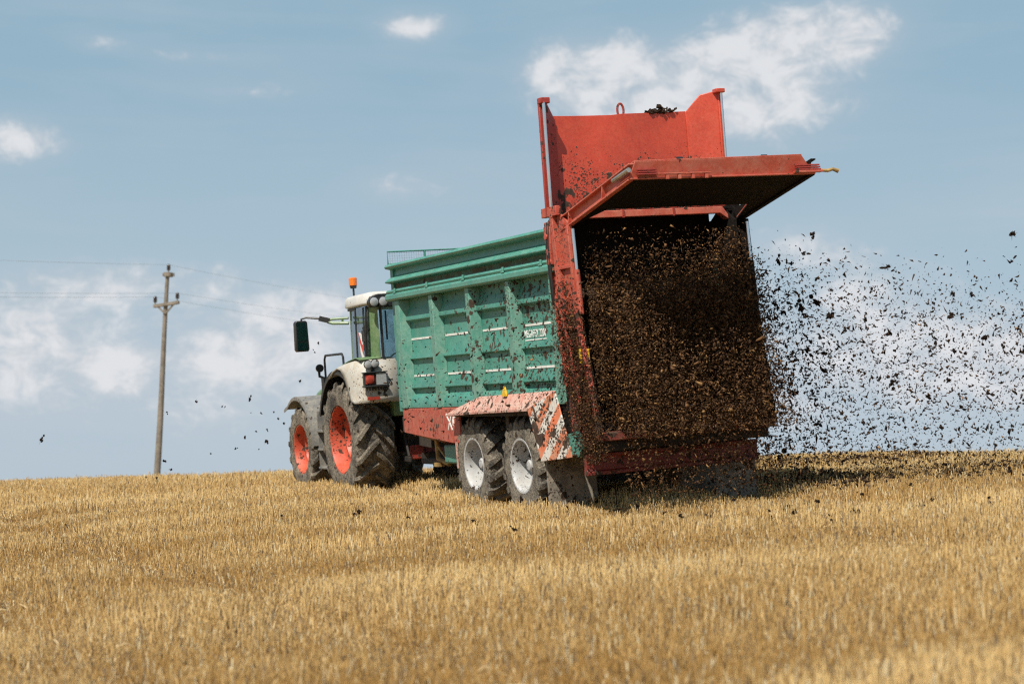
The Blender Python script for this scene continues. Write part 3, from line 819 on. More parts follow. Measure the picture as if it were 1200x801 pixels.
    def stroke(p, q, w_):
        e.bar((-1.238, p[0], p[1]), (-1.238, q[0], q[1]), .006, w_, (1, 0, 0)) if False else None
        (y0, z0), (y1, z1) = p, q; d = Vector((y1 - y0, z1 - z0)).normalized(); nx = Vector((-d.y, d.x)) * w_ / 2
        e.prism('x', [(y0 + nx.x, z0 + nx.y), (y0 - nx.x, z0 - nx.y), (y1 - nx.x * .7, z1 - nx.y * .7), (y1 + nx.x * .7, z1 + nx.y * .7)], -1.2405, -1.2355)
    stroke((2.60, 1.40), (2.48, 1.285), .034); stroke((2.395, 1.40), (2.47, 1.27), .034)
    stroke((2.475, 1.29), (2.545, 1.17), .028); stroke((2.47, 1.28), (2.385, 1.17), .036)
    stroke((2.33, 1.33), (2.33, 1.23), .07); stroke((2.34, 1.345), (2.24, 1.36), .03)
    e.build('emblem', M['letters'], T)
    # chassis
    c = MB().box(-.55, -.40, -1.9, 5.2, .98, 1.22).box(.40, .55, -1.9, 5.2, .98, 1.22)
    for y in (4.9, 3.0, 1.9, .8, -.4, -1.7): c.box(-1.05, 1.05, y - .06, y + .06, 1.12, 1.36)
    c.build('chassis', M['chassis'], T, .01)
    c = MB().prism('z', [(-.5, 5.2), (.5, 5.2), (.12, 6.9), (-.12, 6.9)], .82, 1.08).tube([(0, 6.85, .82), (0, 6.85, .62)], .07, 10)
    c.build('drawbar', M['chassis'], T, .01)
    MB().tube([(0, 5.0, 1.1), (0, 5.9, .95), (0, 6.6, .85)], .07, 10).build('drive_shaft', M['black'], T)
    for y in (0, 1.674):
        a = MB().box(-.7, .7, y - .07, y + .07, .61, .76)
        for s_ in (-1, 1):
            a.box(s_ * .47 - .05, s_ * .47 + .05, y - .55, y + .55, .80, .90).box(s_ * .47 - .06, s_ * .47 + .06, y - .08, y + .08, .76, 1.0)
        a.build('axle', M['chassis'], T, .01)
    MB().box(-.95, .95, 1.2, 4.5, .62, .70).box(-.95, .95, -.5, .5, .92, 1.0).build('underbody_tray', M['black_under'], T)
    # things hanging under the skirt
    MB().box(-1.10, -.62, 2.48, 3.14, .66, .94).build('tool_box', M['teal'], T, .03)
    MB().tube([(-1.02, 3.62, 1.05), (-1.02, 3.60, .72), (-1.0, 3.2, .64)], .035, 8).box(-1.06, -.96, 3.5, 3.7, .60, .66).bar((-1.02, 3.56, .9), (-1.0, 3.18, .66), .03, .03).build('parking_leg', M['rust'], T)
    MB().bar((-1.24, 2.26, 1.0), (-1.24, 2.24, .62), .02, .05).build('stay', M['fender'], T)
    # wheels
    for y, sd in ((0, 1), (1.674, 2)):
        make_wheel(T, 'trailer', -1, (-.945, y, .688), .690, .60, .355, 18, .30, .048, .100, M['tyre_trailer'], M['rim_white'], M['rim_white'], sd)
        make_wheel(T, 'trailer', 1, (.945, y, .688), .690, .60, .355, 18, .30, .048, .100, M['tyre_trailer'], M['rim_white'], M['rim_white'], sd + 5)
    # guards over the wheel pairs: sloped faded plate, dark inside, nose down at the front
    fA = [(-1.30, 2.22, 1.455), (-1.285, 1.28, 1.655), (-1.275, -1.33, 1.685)]
    fB = [(-1.375, 2.25, 1.405), (-1.375, 1.22, 1.425), (-1.355, -.62, 1.445)]
    f = MB()
    A = [(-1.28, 2.17, 1.465), (-1.27, 1.24, 1.625), (-1.265, -1.30, 1.665)]
    B = [(-1.385, 2.22, 1.40), (-1.385, 1.20, 1.425), (-1.365, -.63, 1.45)]
    f.strip(A, B, (.02, 0, .012)); f.strip(B, [(p[0], p[1], p[2] - .025) for p in B], (.012, 0, 0))
    fo = f.build('mudguard', M['fender'], T, .004)
    MB().box(-1.26, -.60, -.70, 2.22, 1.36, 1.40).prism('y', [(-1.27, 1.40), (-1.10, 1.40), (-1.10, 1.60), (-1.25, 1.60)], -1.2, 1.3).build('guard_underside', M['black_under'], fo)
    mirrored(fo, T)
    hz = MB().hexa([(-1.37, -.63, 1.45), (-1.268, -1.30, 1.664), (-1.268, -1.70, .83), (-1.37, -.965, .775),
                    (-1.35, -.63, 1.46), (-1.25, -1.30, 1.675), (-1.25, -1.70, .83), (-1.35, -.965, .775)]).build('hazard_panel', M['hazard'], T, .004)
    mirrored(hz, T)
    MB().prism('x', [(.32, 1.63), (.19, 1.63), (.20, 1.70), (.24, 1.76)], -1.31, -1.28).build('marker', M['yellow'], T)
    # mud flaps
    fl = MB().hexa([(-1.30, -.97, .15), (-.60, -.97, .15), (-.60, -.945, .15), (-1.30, -.945, .15), (-1.30, -.97, .86), (-.60, -.97, .86), (-.60, -.945, .86), (-1.30, -.945, .86)])
    fl = fl.build('mud_flap', M['rubber_flap'], T, .004)
    mirrored(fl, T)
    MB().box(.60, 1.20, -1.97, -1.945, .14, .62).build('rear_flap', M['rubber_flap'], T, .004)
    # underrun bar
    MB().prism('x', [(-1.92, .60), (-2.03, .60), (-2.03, .645), (-2.005, .66), (-2.005, .81), (-2.03, .825), (-2.03, .865), (-1.92, .865)], -1.225, 1.225).build('underrun_bar', M['red_bar_shade'], T, .006)
    for x in (-.8, .8): MB().box(x - .05, x + .05, -1.93, -1.4, .75, 1.1).build('bar_bracket', M['chassis'], T, .008)
    # corner light bracket, half wrapped in teal
    MB().prism('x', [(-1.62, 1.12), (-1.98, 1.17), (-2.06, .98), (-1.90, .83), (-1.70, .86)], -1.275, -1.16).build('corner_bracket', M['teal'], T, .008)
    # rear unit: side cheeks leaning out towards the bottom, flanges, cross beams
    ck = [(-1.37, 3.74), (-1.72, 3.95), (-2.08, 3.72), (-2.20, 2.40), (-2.57, 1.05), (-2.15, .95), (-1.72, 1.16), (-1.70, 1.69)]
    ch = MB().prism('x', ck, -1.26, -1.23).build('side_cheek', M['red_splash'], T, .004)
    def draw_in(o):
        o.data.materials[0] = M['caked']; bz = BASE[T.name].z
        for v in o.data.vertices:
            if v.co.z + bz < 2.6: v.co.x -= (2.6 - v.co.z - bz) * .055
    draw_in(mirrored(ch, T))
    fr = MB()
    fr.bar((-1.275, -1.42, 3.75), (-1.275, -1.735, 1.72), .06, .055, (1, 0, 0))
    fr.bar((-1.285, -1.66, 3.95), (-1.285, -1.84, 2.45), .08, .075, (1, 0, 0))
    fr.bar((-1.28, -1.84, 2.45), (-1.28, -2.10, 1.5), .06, .06, (1, 0, 0))
    fr.bar((-1.275, -2.06, 3.70), (-1.275, -2.19, 2.40), .05, .045, (1, 0, 0))
    fr.bar((-1.275, -2.19, 2.40), (-1.275, -2.55, 1.08), .05, .045, (1, 0, 0))
    fr.box(-1.30, -1.25, -2.12, -1.46, 3.18, 3.225).box(-1.32, -1.25, -1.85, -1.40, 3.86, 3.98).box(-1.30, -1.25, -2.16, -1.6, 2.42, 2.46)
    pf = fr.build('corner_frame', M['red_splash'], T, .006)
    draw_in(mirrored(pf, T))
    # small bolts and latch lumps on the cheek
    lt = MB()
    for (y, z) in ((-1.50, 3.62), (-1.53, 3.42), (-1.56, 3.30)): lt.lathe([(-1.30, .045), (-1.335, .045), (-1.337, .001)], 8, 'x', (0, y, z))
    lt.box(-1.32, -1.27, -1.62, -1.46, 3.26, 3.80).build('latch', M['red'], T, .006)
    for s_ in (-1, 1):
        MB().tube([(s_ * 1.24, -2.13, 3.66), (s_ * 1.24, -2.16, 3.15)], .022, 10).build('hydraulic_rod', M['chrome'], T)
        MB().tube([(s_ * 1.24, -2.16, 3.15), (s_ * 1.24, -2.20, 2.60)], .038, 10).build('hydraulic_barrel', M['red_splash'] if s_ < 0 else M['caked'], T)
    MB().box(-1.235, -1.205, -2.27, -2.215, 2.00, 2.17).box(-1.292, -1.262, -2.24, -2.15, 2.00, 2.18).build('marker', M['yellow'], T)
    MB().prism('y', [(-1.05, 3.80), (.98, 3.80), (1.10, 3.72), (1.10, 3.78), (1.02, 3.885), (-1.05, 3.885)], -1.92, -1.80).build('top_beam', M['red_hood'], T, .006)
    bm_ = MB()
    for x in (-.42, .30): MB().box(x - .012, x + .012, -1.935, -1.80, 3.79, 3.895).build('seam', M['red_dark'], T)
    MB().prism('x', [(-2.57, 1.03), (-2.60, 1.04), (-2.60, 1.13), (-2.56, 1.14), (-1.6, 1.15), (-1.6, 1.10), (-2.5, 1.08)], -1.225, 1.15).build('spreading_deck', M['red_deck'], T, .006)
    MB().box(-1.15, 1.15, -2.45, -1.7, .9, 1.03).build('gearbox_housing', M['black_under'], T, .02)
    # beaters: two horizontal rollers with blades, two spreading discs
    for z, y in ((1.75, -1.85), (2.65, -1.75)):
        b_ = MB().lathe([(-1.15, .16), (1.15, .16)], 20, 'x', (0, y, z), True)
        for i in range(11):
            for k in range(4):
                a = i * .55 + k * 1.571; x = -1.05 + i * .21
                b_.bar((x, y + .15 * math.cos(a), z + .15 * math.sin(a)), (x + .03, y + .36 * math.cos(a), z + .36 * math.sin(a)), .09, .02, (1, 0, 0))
        b_.build('beater', M['load'], T)
    for x in (-.6, .6):
        d = MB().lathe([(1.16, .02), (1.16, .50), (1.175, .50), (1.175, .02)], 28, 'z', (x, -2.06, 0))
        for k in range(4):
            a = k * 1.571 + .4; d.bar((x + .1 * math.cos(a), -2.06 + .1 * math.sin(a), 1.21), (x + .48 * math.cos(a), -2.06 + .48 * math.sin(a), 1.21), .02, .08)
        d.build('spreading_disc', M['steel'], T)
    for s_, off in ((-1, 0), (-1, .05)):
        MB().tube([(-1.30, -1.52 - off, 2.75), (-1.335, -1.56 - off, 3.1), (-1.325, -1.50 - off, 3.5), (-1.31, -1.55 - off, 3.78), (-1.30, -1.64, 3.84)], .013, 6).build('hydraulic_hose', M['black'], T)
    # raised gate
    GX0, GX1 = -1.05, .88
    seg = 14; A = []; B = []
    rr = random.Random(4)
    for i in range(seg + 1):
        t = i / seg; x = GX0 + (GX1 - GX0) * t
        A.append((x, -1.40 + .02 * math.sin(t * 9), 3.86)); B.append((x, -1.40 + .018 * math.sin(t * 7 + 1), 5.165 + .035 * t - .018 * math.sin(t * math.pi) * (1 if t < .5 else .4)))
    gt = MB().strip(A, B, (0, .02, 0)).build('tailgate', M['red_gate'], T, .003)
    MB().box(-1.06, 1.10, -1.415, -1.375, 2.95, 3.90).build('gate_lower', M['caked'], gt, .004)  # caked dirt and the flap's shade, both put into the colour
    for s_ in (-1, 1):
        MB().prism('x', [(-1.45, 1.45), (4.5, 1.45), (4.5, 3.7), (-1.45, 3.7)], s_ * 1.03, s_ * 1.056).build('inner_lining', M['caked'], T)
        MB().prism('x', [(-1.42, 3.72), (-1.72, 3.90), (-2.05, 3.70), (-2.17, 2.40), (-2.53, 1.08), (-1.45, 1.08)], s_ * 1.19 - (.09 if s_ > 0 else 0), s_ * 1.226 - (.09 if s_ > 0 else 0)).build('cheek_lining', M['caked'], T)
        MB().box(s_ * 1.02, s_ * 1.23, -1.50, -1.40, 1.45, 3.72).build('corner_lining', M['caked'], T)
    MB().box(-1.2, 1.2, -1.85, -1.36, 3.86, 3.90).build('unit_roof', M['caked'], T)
    def wing(x0, y0, x1, y1, top):
        m_ = MB(); d = Vector((x1 - x0, y1 - y0)); k = [(0, 3.86), (1, 3.86)] + top
        nv = Vector((-d.y, d.x)).normalized() * .02
        n_ = len(k); vs = [(x0 + d.x * u, y0 + d.y * u, z) for u, z in k] + [(x0 + d.x * u + nv.x, y0 + d.y * u + nv.y, z) for u, z in k]
        return m_.add(vs, [tuple(range(n_)), tuple(range(2 * n_ - 1, n_ - 1, -1))] + [(i, (i + 1) % n_, n_ + (i + 1) % n_, n_ + i) for i in range(n_)])
    wr = wing(GX1 - .01, -1.40, 1.27, -1.60, [(1, 5.44), (.45, 5.40), (0, 5.19)])
    wr.bar((1.285, -1.60, 3.86), (1.285, -1.60, 5.42), .05, .07).box(1.20, 1.33, -1.68, -1.56, 5.40, 5.455)
    wr.build('gate_wing', M['red_gate'], gt, .012)
    wl = wing(GX0 + .01, -1.40, -1.27, -1.56, [(1, 5.34), (.7, 5.32), (0, 5.10)])
    wl.bar((-1.285, -1.56, 3.86), (-1.285, -1.56, 5.32), .05, .08).box(-1.33, -1.20, -1.66, -1.54, 5.29, 5.365)
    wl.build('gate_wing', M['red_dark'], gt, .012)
    for s_ in (-1, 1):
        MB().tube([(s_ * 1.285, -1.64, 3.80), (s_ * 1.285, -1.64, 5.41 if s_ > 0 else 5.31)], .021 if s_ < 0 else .015, 10).build('lift_rod', M['chrome'], T)
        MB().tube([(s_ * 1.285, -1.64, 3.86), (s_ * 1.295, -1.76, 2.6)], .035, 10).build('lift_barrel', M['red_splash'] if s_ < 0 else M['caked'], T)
    MB().tube([(-.085 + .045 * math.cos(a), -1.40, 5.20 + .09 * math.sin(a) + .02) for a in np.linspace(-.6, math.pi + .6, 12)], .016, 8).build('lifting_eye', M['red_dark'], gt)
    # flap held out over the rear opening
    hl = Vector((0, -1.95, 3.69)); he = Vector((0, -3.78, 4.08))
    h = MB()
    HY = -2.62; HZ = 3.72 + (3.62 - 1.0 - 1.95) * .2127
    h.hexa([(-1.22, HY, HZ), (-1.22, -3.76, 4.105), (1.22, -3.76, 4.105), (1.22, HY, HZ),
            (-1.22, HY, HZ + .025), (-1.22, -3.76, 4.13), (1.22, -3.76, 4.13), (1.22, HY, HZ + .025)])
    for s_ in (-1, 1):      # gussets closing the corners beside the gap
        h.hexa([(s_ * 1.22, -1.97, 3.724), (s_ * 1.22, HY, HZ), (s_ * 1.00, HY, HZ), (s_ * 1.19, -1.97, 3.724), (s_ * 1.22, -1.97, 3.745), (s_ * 1.22, HY, HZ + .025), (s_ * 1.00, HY, HZ + .025), (s_ * 1.19, -1.97, 3.745)])
    ho = h.build('rear_flap_door', M['red_hood'], T, .004)
    ln = MB().hexa([(-1.215, HY, HZ - .024), (-1.215, -3.755, 4.080), (1.215, -3.755, 4.080), (1.215, HY, HZ - .024),
               (-1.215, HY, HZ - .004), (-1.215, -3.755, 4.100), (1.215, -3.755, 4.100), (1.215, HY, HZ - .004)])
    for s_ in (-1, 1):
        ln.hexa([(s_ * 1.215, -1.97, 3.700), (s_ * 1.215, HY, HZ - .024), (s_ * .99, HY, HZ - .024), (s_ * 1.18, -1.97, 3.700), (s_ * 1.215, -1.97, 3.72), (s_ * 1.215, HY, HZ - .004), (s_ * .99, HY, HZ - .004), (s_ * 1.18, -1.97, 3.72)])
        ln.prism('x', [(-1.86, 3.66), (-3.74, 4.06), (-3.76, 4.11), (-1.9, 3.82)], s_ * 1.195, s_ * 1.208)
    ln.build('shade_lining', M['caked'], ho)  # near-black sheet that paints the shade under the flap
    lip = MB().hexa([(-1.255, -3.765, 4.075), (1.255, -3.765, 4.075), (1.255, -3.745, 4.085), (-1.255, -3.745, 4.085),
                     (-1.19, -3.81, 4.275), (1.07, -3.81, 4.30), (1.07, -3.79, 4.30), (-1.19, -3.79, 4.275)])
    lip.hexa([(-1.255, -3.80, 4.07), (1.255, -3.80, 4.07), (1.255, -3.74, 4.07), (-1.255, -3.74, 4.07), (-1.255, -3.80, 4.088), (1.255, -3.80, 4.088), (1.255, -3.74, 4.088), (-1.255, -3.74, 4.088)])
    lip.hexa([(-1.19, -3.81, 4.275), (1.07, -3.81, 4.30), (1.07, -3.66, 4.275), (-1.19, -3.66, 4.25),
              (-1.19, -3.81, 4.290), (1.07, -3.81, 4.315), (1.07, -3.66, 4.290), (-1.19, -3.66, 4.265)])
    lip.build('flap_lip', M['red_hood'], ho, .004)
    for s_ in (-1, 1):
        a = MB(); x = s_ * 1.235
        p0, p1 = Vector((x, -1.82, 3.66)), Vector((x, -3.76, 4.07)); q0, q1 = Vector((x, -1.86, 3.83)), Vector((x, -3.80, 4.25))
        a.bar(p0 if s_ < 0 else p0.lerp(p1, .12), p1, .07, .018); a.bar(q0, q1, .07, .018)
        xi = x - s_ * .025
        a.hexa([(xi, p0.y, p0.z), (xi, p1.y, p1.z), (xi - s_ * .012, p1.y, p1.z), (xi - s_ * .012, p0.y, p0.z), (xi, q0.y, q0.z), (xi, q1.y, q1.z), (xi - s_ * .012, q1.y, q1.z), (xi - s_ * .012, q0.y, q0.z)])
        for t in (.12, .62): a.bar(p0.lerp(p1, t), q0.lerp(q1, t), .06, .02, (0, 1, 0))
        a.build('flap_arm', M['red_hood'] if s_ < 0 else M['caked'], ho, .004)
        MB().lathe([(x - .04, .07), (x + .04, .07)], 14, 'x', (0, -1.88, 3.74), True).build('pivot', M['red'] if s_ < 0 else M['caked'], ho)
    MB().tube([(-1.28, -3.40, 4.10), (-1.28, -3.82, 4.18)], .03, 8).build('spring_pin', M['steel'], ho)
    # slotted strip, stacked rubber edges and the hose stub on the lip
    st = MB().box(-1.16, -.20, -3.835, -3.80, 4.118, 4.134)
    for x in (-.78, -.62, -.44, -.26): st.box(x - .02, x + .02, -3.83, -3.80, 4.06, 4.118)
    st.build('slotted_strip', M['red_hood'], ho, .003)
    for x0, x1 in ((-1.18, -.92), (.96, 1.30)):
        r_ = MB()
        for k in range(3): r_.box(x0 + k * .008, x1 - k * .006, -3.86 + .004 * k, -3.79, 4.115 + k * .026, 4.133 + k * .026)
        r_.build('rubber_edge', M['red_dark'], ho, .003)
    MB().box(.94, 1.32, -3.88, -3.79, 4.085, 4.11).build('lamp_bracket', M['red_hood'], ho, .004)
    MB().tube([(1.30, -3.83, 4.11), (1.40, -3.84, 4.10), (1.46, -3.86, 4.115), (1.53, -3.87, 4.09)], [.018, .022, .02, .028], 8).build('hose_stub', M['rust'], ho)
    for x in (-.55, .60): MB().lathe([(x - .035, .03), (x + .035, .03)], 12, 'x', (0, -3.72, 4.30), True).build('rubber_stop', M['black'], ho)
build_spreader()

# ------------------------------------------------------------------ the tractor
TR = thing('tractor', (0, 8.6, 0), 'white and green tractor with orange red wheel rims pulling the manure spreader', 'tractor')
def build_tractor():
    T = TR
    yR, yFr = 7.47, 10.35
    make_wheel(T, 'tractor', -1, (-.945, yR, 1.004), 1.006, .69, .575, 15, .40, .075, .105, M['tyre_tractor'], M['rim_red'], M['rim_red'], 3)
    make_wheel(T, 'tractor', 1, (.945, yR, 1.004), 1.006, .69, .575, 15, .40, .075, .105, M['tyre_tractor'], M['rim_red'], M['rim_red'], 4)
    make_wheel(T, 'tractor', -1, (-.83, yFr, .802), .804, .54, .45, 15, .38, .060, .090, M['tyre_tractor'], M['rim_red'], M['rim_red'], 5)
    make_wheel(T, 'tractor', 1, (.83, yFr, .802), .804, .54, .45, 15, .38, .060, .090, M['tyre_tractor'], M['rim_red'], M['rim_red'], 6)
    # running gear
    c = MB().box(-.34, .34, 6.75, 8.4, .72, 1.55).box(-.26, .26, 8.4, 11.5, .75, 1.25).box(-.60, .60, yR - .2, yR + .2, .82, 1.19)
    c.box(-.56, .56, yFr - .1, yFr + .1, .68, .92)
    c.build('transmission', M['chassis'], T, .03)
    lk = MB()
    for s_ in (-1, 1): lk.bar((s_ * .38, 7.0, .62), (s_ * .45, 6.35, .62), .05, .09).bar((s_ * .38, 6.9, 1.35), (s_ * .43, 6.45, .66), .04, .04)
    lk.box(-.15, .15, 6.3, 6.9, .55, .70).build('rear_linkage', M['black_under'], T, .01)
    MB().box(-.35, .35, 6.62, 6.72, .6, .84).build('hitch', M['red_dark'], T, .02)
    # bonnet
    MB().prism('x', [(7.95, 1.30), (7.95, 2.15), (8.8, 2.13), (10.6, 1.98), (11.25, 1.80), (11.45, 1.45), (11.45, 1.15), (10.0, 1.15)], -.46, .46).build('bonnet', M['green'], T, .08)
    MB().tube([(.52, 8.2, 1.6), (.52, 8.2, 3.2)], .07, 12).build('exhaust', M['steel'], T)
    # fuel tank with steps on the left
    MB().prism('x', [(8.15, .55), (9.35, .55), (9.35, 1.10), (9.05, 1.62), (8.35, 1.62), (8.15, 1.2)], -.98, -.42).build('fuel_tank', M['grey_part'], T, .05)
    s_ = MB()
    for z in (.48, .80, 1.12): s_.box(-1.22, -.96, 8.42, 8.92, z, z + .04)
    s_.box(-1.20, -.97, 8.42, 8.45, .48, 1.5).box(-1.20, -.97, 8.89, 8.92, .48, 1.5).build('steps', M['grey_part'], T, .008)
    # front guards
    for sd in (-1, 1):
        A, B = [], []
        for a in np.linspace(0.05, 2.35, 14):
            rr_ = .90; y = yFr - rr_ * math.cos(a) * 1.0; z = .82 + rr_ * math.sin(a) * 1.03
            A.append((sd * 1.13, y, z)); B.append((sd * .57, y, z))
        A[-1] = (sd * 1.13, A[-1][1] + .08, A[-1][2] + .05); B[-1] = (sd * .57, B[-1][1] + .08, B[-1][2] + .05)
        g = MB().strip(A, B, (0, 0, .018)); g.strip(A, [(p[0], p[1] + .0, p[2] - .05) for p in A], (sd * .012, 0, 0))
        g.bar((sd * .60, yFr - .4, 1.55), (sd * .35, yFr - .2, .95), .05, .05)
        g.build('front_mudguard', M['grey_part'], T, .006)
    # cab: pillars, roof, glass
    X = .955
    pl = {'rl': ((-X, 6.50, 2.25), (-X + .01, 6.40, 3.22)), 'rr': ((X, 6.50, 2.25), (X - .01, 6.40, 3.22)),
          'fl': ((-.74, 8.02, 2.0), (-.80, 7.78, 3.22)), 'fr': ((.74, 8.02, 2.0), (.80, 7.78, 3.22))}
    cf = MB()
    for k, (p, q) in pl.items():
        if k in ('rl', 'rr'):
            s2 = -1 if k == 'rl' else 1
            # broad rear corner post, wider at its foot
            cf.hexa([(p[0], p[1] + .22, 2.22), (p[0] - s2 * .17, p[1] - .03, 2.22), (p[0] - s2 * .12, p[1] + .10, 2.22), (p[0] - s2 * .05, p[1] + .24, 2.22),
                     (q[0], q[1] + .13, 3.24), (q[0] - s2 * .12, q[1] - .02, 3.24), (q[0] - s2 * .09, q[1] + .08, 3.24), (q[0] - s2 * .05, q[1] + .14, 3.24)])
        else:
            cf.bar(p, q, .06, .07, (0, 1, 0))
    cf.box(-X, X, 6.46, 6.56, 2.14, 2.24).box(-.78, .78, 7.9, 8.02, 1.95, 2.05)
    cf.prism('x', [(6.50, 1.35), (6.50, 2.20), (7.9, 2.0), (7.9, 1.35)], -.62, .62)
    cab = cf.build('cab_frame', M['green'], T, .02)
    MB().tube([(-X + .01, 6.60, 3.2), (-X - .01, 6.65, 2.75), (-X - .01, 6.72, 2.34), (-X, 6.9, 2.26), (-.80, 7.95, 2.15)], .022, 8).tube([(-X, 7.14, 3.2), (-X - .01, 7.16, 2.3)], .016, 8).build('door_seal', M['black'], cab)
    MB().hexa([(-X - .005, 6.62, 2.22), (-.775, 8.0, 2.05), (-.765, 8.0, 2.05), (-X + .005, 6.62, 2.22), (-X, 6.5, 3.22), (-.815, 7.78, 3.22), (-.805, 7.78, 3.22), (-X + .01, 6.5, 3.22)]).build('side_window', M['glass'], cab)
    MB().hexa([(X - .005, 6.62, 2.22), (.775, 8.0, 2.05), (.785, 8.0, 2.05), (X + .005, 6.62, 2.22), (X - .01, 6.5, 3.22), (.805, 7.78, 3.22), (.815, 7.78, 3.22), (X, 6.5, 3.22)]).build('side_window', M['glass'], cab)
    MB().box(-.74, .74, 6.455, 6.463, 2.26, 3.2).build('rear_window', M['glass'], cab)
    MB().box(-.66, .66, 7.86, 7.868, 2.08, 3.2).build('windscreen', M['glass'], cab)
    MB().tube([(-.76, 6.44, 3.2), (-.76, 6.45, 2.32), (-.68, 6.45, 2.25), (.68, 6.45, 2.25), (.76, 6.45, 2.32), (.76, 6.44, 3.2)], .025, 8).build('window_seal', M['black'], cab)
    MB().tube([(-.68, 6.42, 3.1), (-.68, 6.42, 2.62)], .014, 6).build('wiper', M['black'], cab)
    rf = [(-.93, 6.36, 3.22), (.93, 6.36, 3.22), (.86, 7.95, 3.22), (-.86, 7.95, 3.22)]
    r_ = MB(); lev = [(.985, 3.215), (1.0, 3.24), (.985, 3.35), (.95, 3.40), (.85, 3.425)]
    cx, cy = 0, 7.12; outl = [(-1.02, 6.50), (-.94, 6.36), (.94, 6.36), (1.02, 6.50), (.93, 7.75), (.76, 8.0), (-.76, 8.0), (-.93, 7.75)]
    vs = [((x - cx) * s2 + cx, (y - cy) * s2 + cy, z) for s2, z in lev for x, y in outl]
    n = len(outl); fs = [(i * n + k, i * n + (k + 1) % n, (i + 1) * n + (k + 1) % n, (i + 1) * n + k) for i in range(len(lev) - 1) for k in range(n)]
    fs += [tuple(range(n - 1, -1, -1)), tuple((len(lev) - 1) * n + k for k in range(n))]
    rfo = r_.add(vs, fs).build('roof', M['white'], cab, .03)
    MB().prism('y', [(-1.0, 3.16), (.94, 3.16), (.94, 3.375), (-.84, 3.375), (-.97, 3.34), (-1.03, 3.25)], 6.26, 6.345).build('roof_rear_panel', M['black'], cab, .012)
    MB().box(-.85, .85, 6.45, 7.85, 3.17, 3.214).build('headliner', M['black'], cab)
    for x in (-.95, -.79):
        l_ = MB().lathe([(6.27, .075), (6.19, .085), (6.175, .08)], 18, 'y', (x, 0, 3.245), True).build('work_light', M['black'], cab)
        MB().lathe([(6.174, .072), (6.165, .055), (6.163, .001)], 18, 'y', (x, 0, 3.245)).build('lens', M['lamp_clear'], l_)
    # beacon on its stalk
    b_ = MB().tube([(-.80, 7.60, 3.30), (-.80, 7.60, 3.56)], .018, 8).lathe([(3.55, .05), (3.58, .06), (3.60, .06)], 14, 'z', (-.80, 7.60, 0), True).build('beacon', M['black'], cab)
    MB().lathe([(3.602, .068), (3.72, .072), (3.735, .06), (3.74, .001)], 18, 'z', (-.80, 7.60, 0)).build('lens', M['lamp_orange'], b_)
    # inside
    MB().box(-.28, .28, 7.0, 7.5, 1.75, 1.90).box(-.27, .27, 6.85, 7.02, 1.85, 2.52).box(-.14, .14, 6.86, 6.98, 2.54, 2.74).build('seat', M['seat'], cab, .05)
    MB().tube([(.2 * math.cos(a), 7.72 + .07 * math.sin(a), 2.22 + .19 * math.sin(a)) for a in np.linspace(0, 6.283, 20)], .014, 6).tube([(0, 7.72, 2.2), (0, 7.86, 1.8)], .03, 8).build('steering_wheel', M['black'], cab)
    # small striped board and lever block at the corner of the cab
    MB().hexa([(-.955, 7.00, 2.36), (-.955, 6.86, 2.34), (-.945, 6.86, 2.34), (-.945, 7.00, 2.36), (-.955, 7.06, 2.78), (-.955, 6.93, 2.76), (-.945, 6.93, 2.76), (-.945, 7.06, 2.78)]).build('warning_board', M['hazard_small'], T, .003)
    MB().tube([(-.93, 6.80, 2.36), (-.95, 6.80, 2.86)], .02, 8).box(-.97, -.90, 6.72, 6.86, 2.62, 2.80).tube([(-.94, 6.80, 2.80), (-.94, 6.66, 2.84)], .025, 8).build('board_holder', M['black'], T)
    # rear guards: broad pale shell over the wheel, dark arch in front, green top edge
    P = [(7.75, 2.10), (7.45, 2.215), (7.05, 2.285), (6.65, 2.325), (6.45, 2.29), (6.34, 2.20), (6.27, 2.05), (6.225, 1.85), (6.215, 1.68), (6.235, 1.60)]
    for sd in (-1, 1):
        mb = MB()
        # rows from the outer edge inwards: the outer rear corner is strongly rounded
        O = [(7.75, 2.045), (7.50, 2.150), (7.28, 2.195), (7.08, 2.165), (6.95, 2.085), (6.86, 1.975), (6.78, 1.85), (6.71, 1.72), (6.63, 1.635), (6.48, 1.60)]
        mixr = lambda k: [(a_[0] * (1 - k) + b2[0] * k, a_[1] * (1 - k) + b2[1] * k) for a_, b2 in zip(O, P)]
        rows = [[(sd * xx, y, z) for y, z in mixr(k)] for xx, k in ((1.305, 0), (1.290, .18), (1.255, .42), (1.19, .72), (1.10, .93), (1.0, 1.0), (.56, 1.0))]
        for j in range(len(rows) - 1):
            a_, b2 = rows[j], rows[j + 1]
            vs = a_ + b2; m_ = len(a_)
            mb.add(vs, [(i, i + 1, m_ + i + 1, m_ + i) for i in range(m_ - 1)])
        bm = bmesh.new()
        g = mb.build('rear_mudguard', M['white_muddy'], T, 0, solid=.03)
        bmm = bmesh.new(); bmm.from_mesh(g.data); bmesh.ops.remove_doubles(bmm, verts=bmm.verts[:], dist=.002); bmesh.ops.recalc_face_normals(bmm, faces=bmm.faces[:]); bmm.to_mesh(g.data); bmm.free(); bm.free()
        g.data.polygons.foreach_set('use_smooth', [True] * len(g.data.polygons)); g.data.set_sharp_from_angle(angle=R(60))
        # dark forward arch
        A, B = [], []
        for a in np.linspace(R(20), R(118), 16):
            A.append((sd * 1.285, 7.47 + 1.10 * math.cos(a) - .02, 1.03 + 1.13 * math.sin(a))); B.append((sd * .56, 7.47 + 1.10 * math.cos(a) - .02, 1.03 + 1.13 * math.sin(a)))
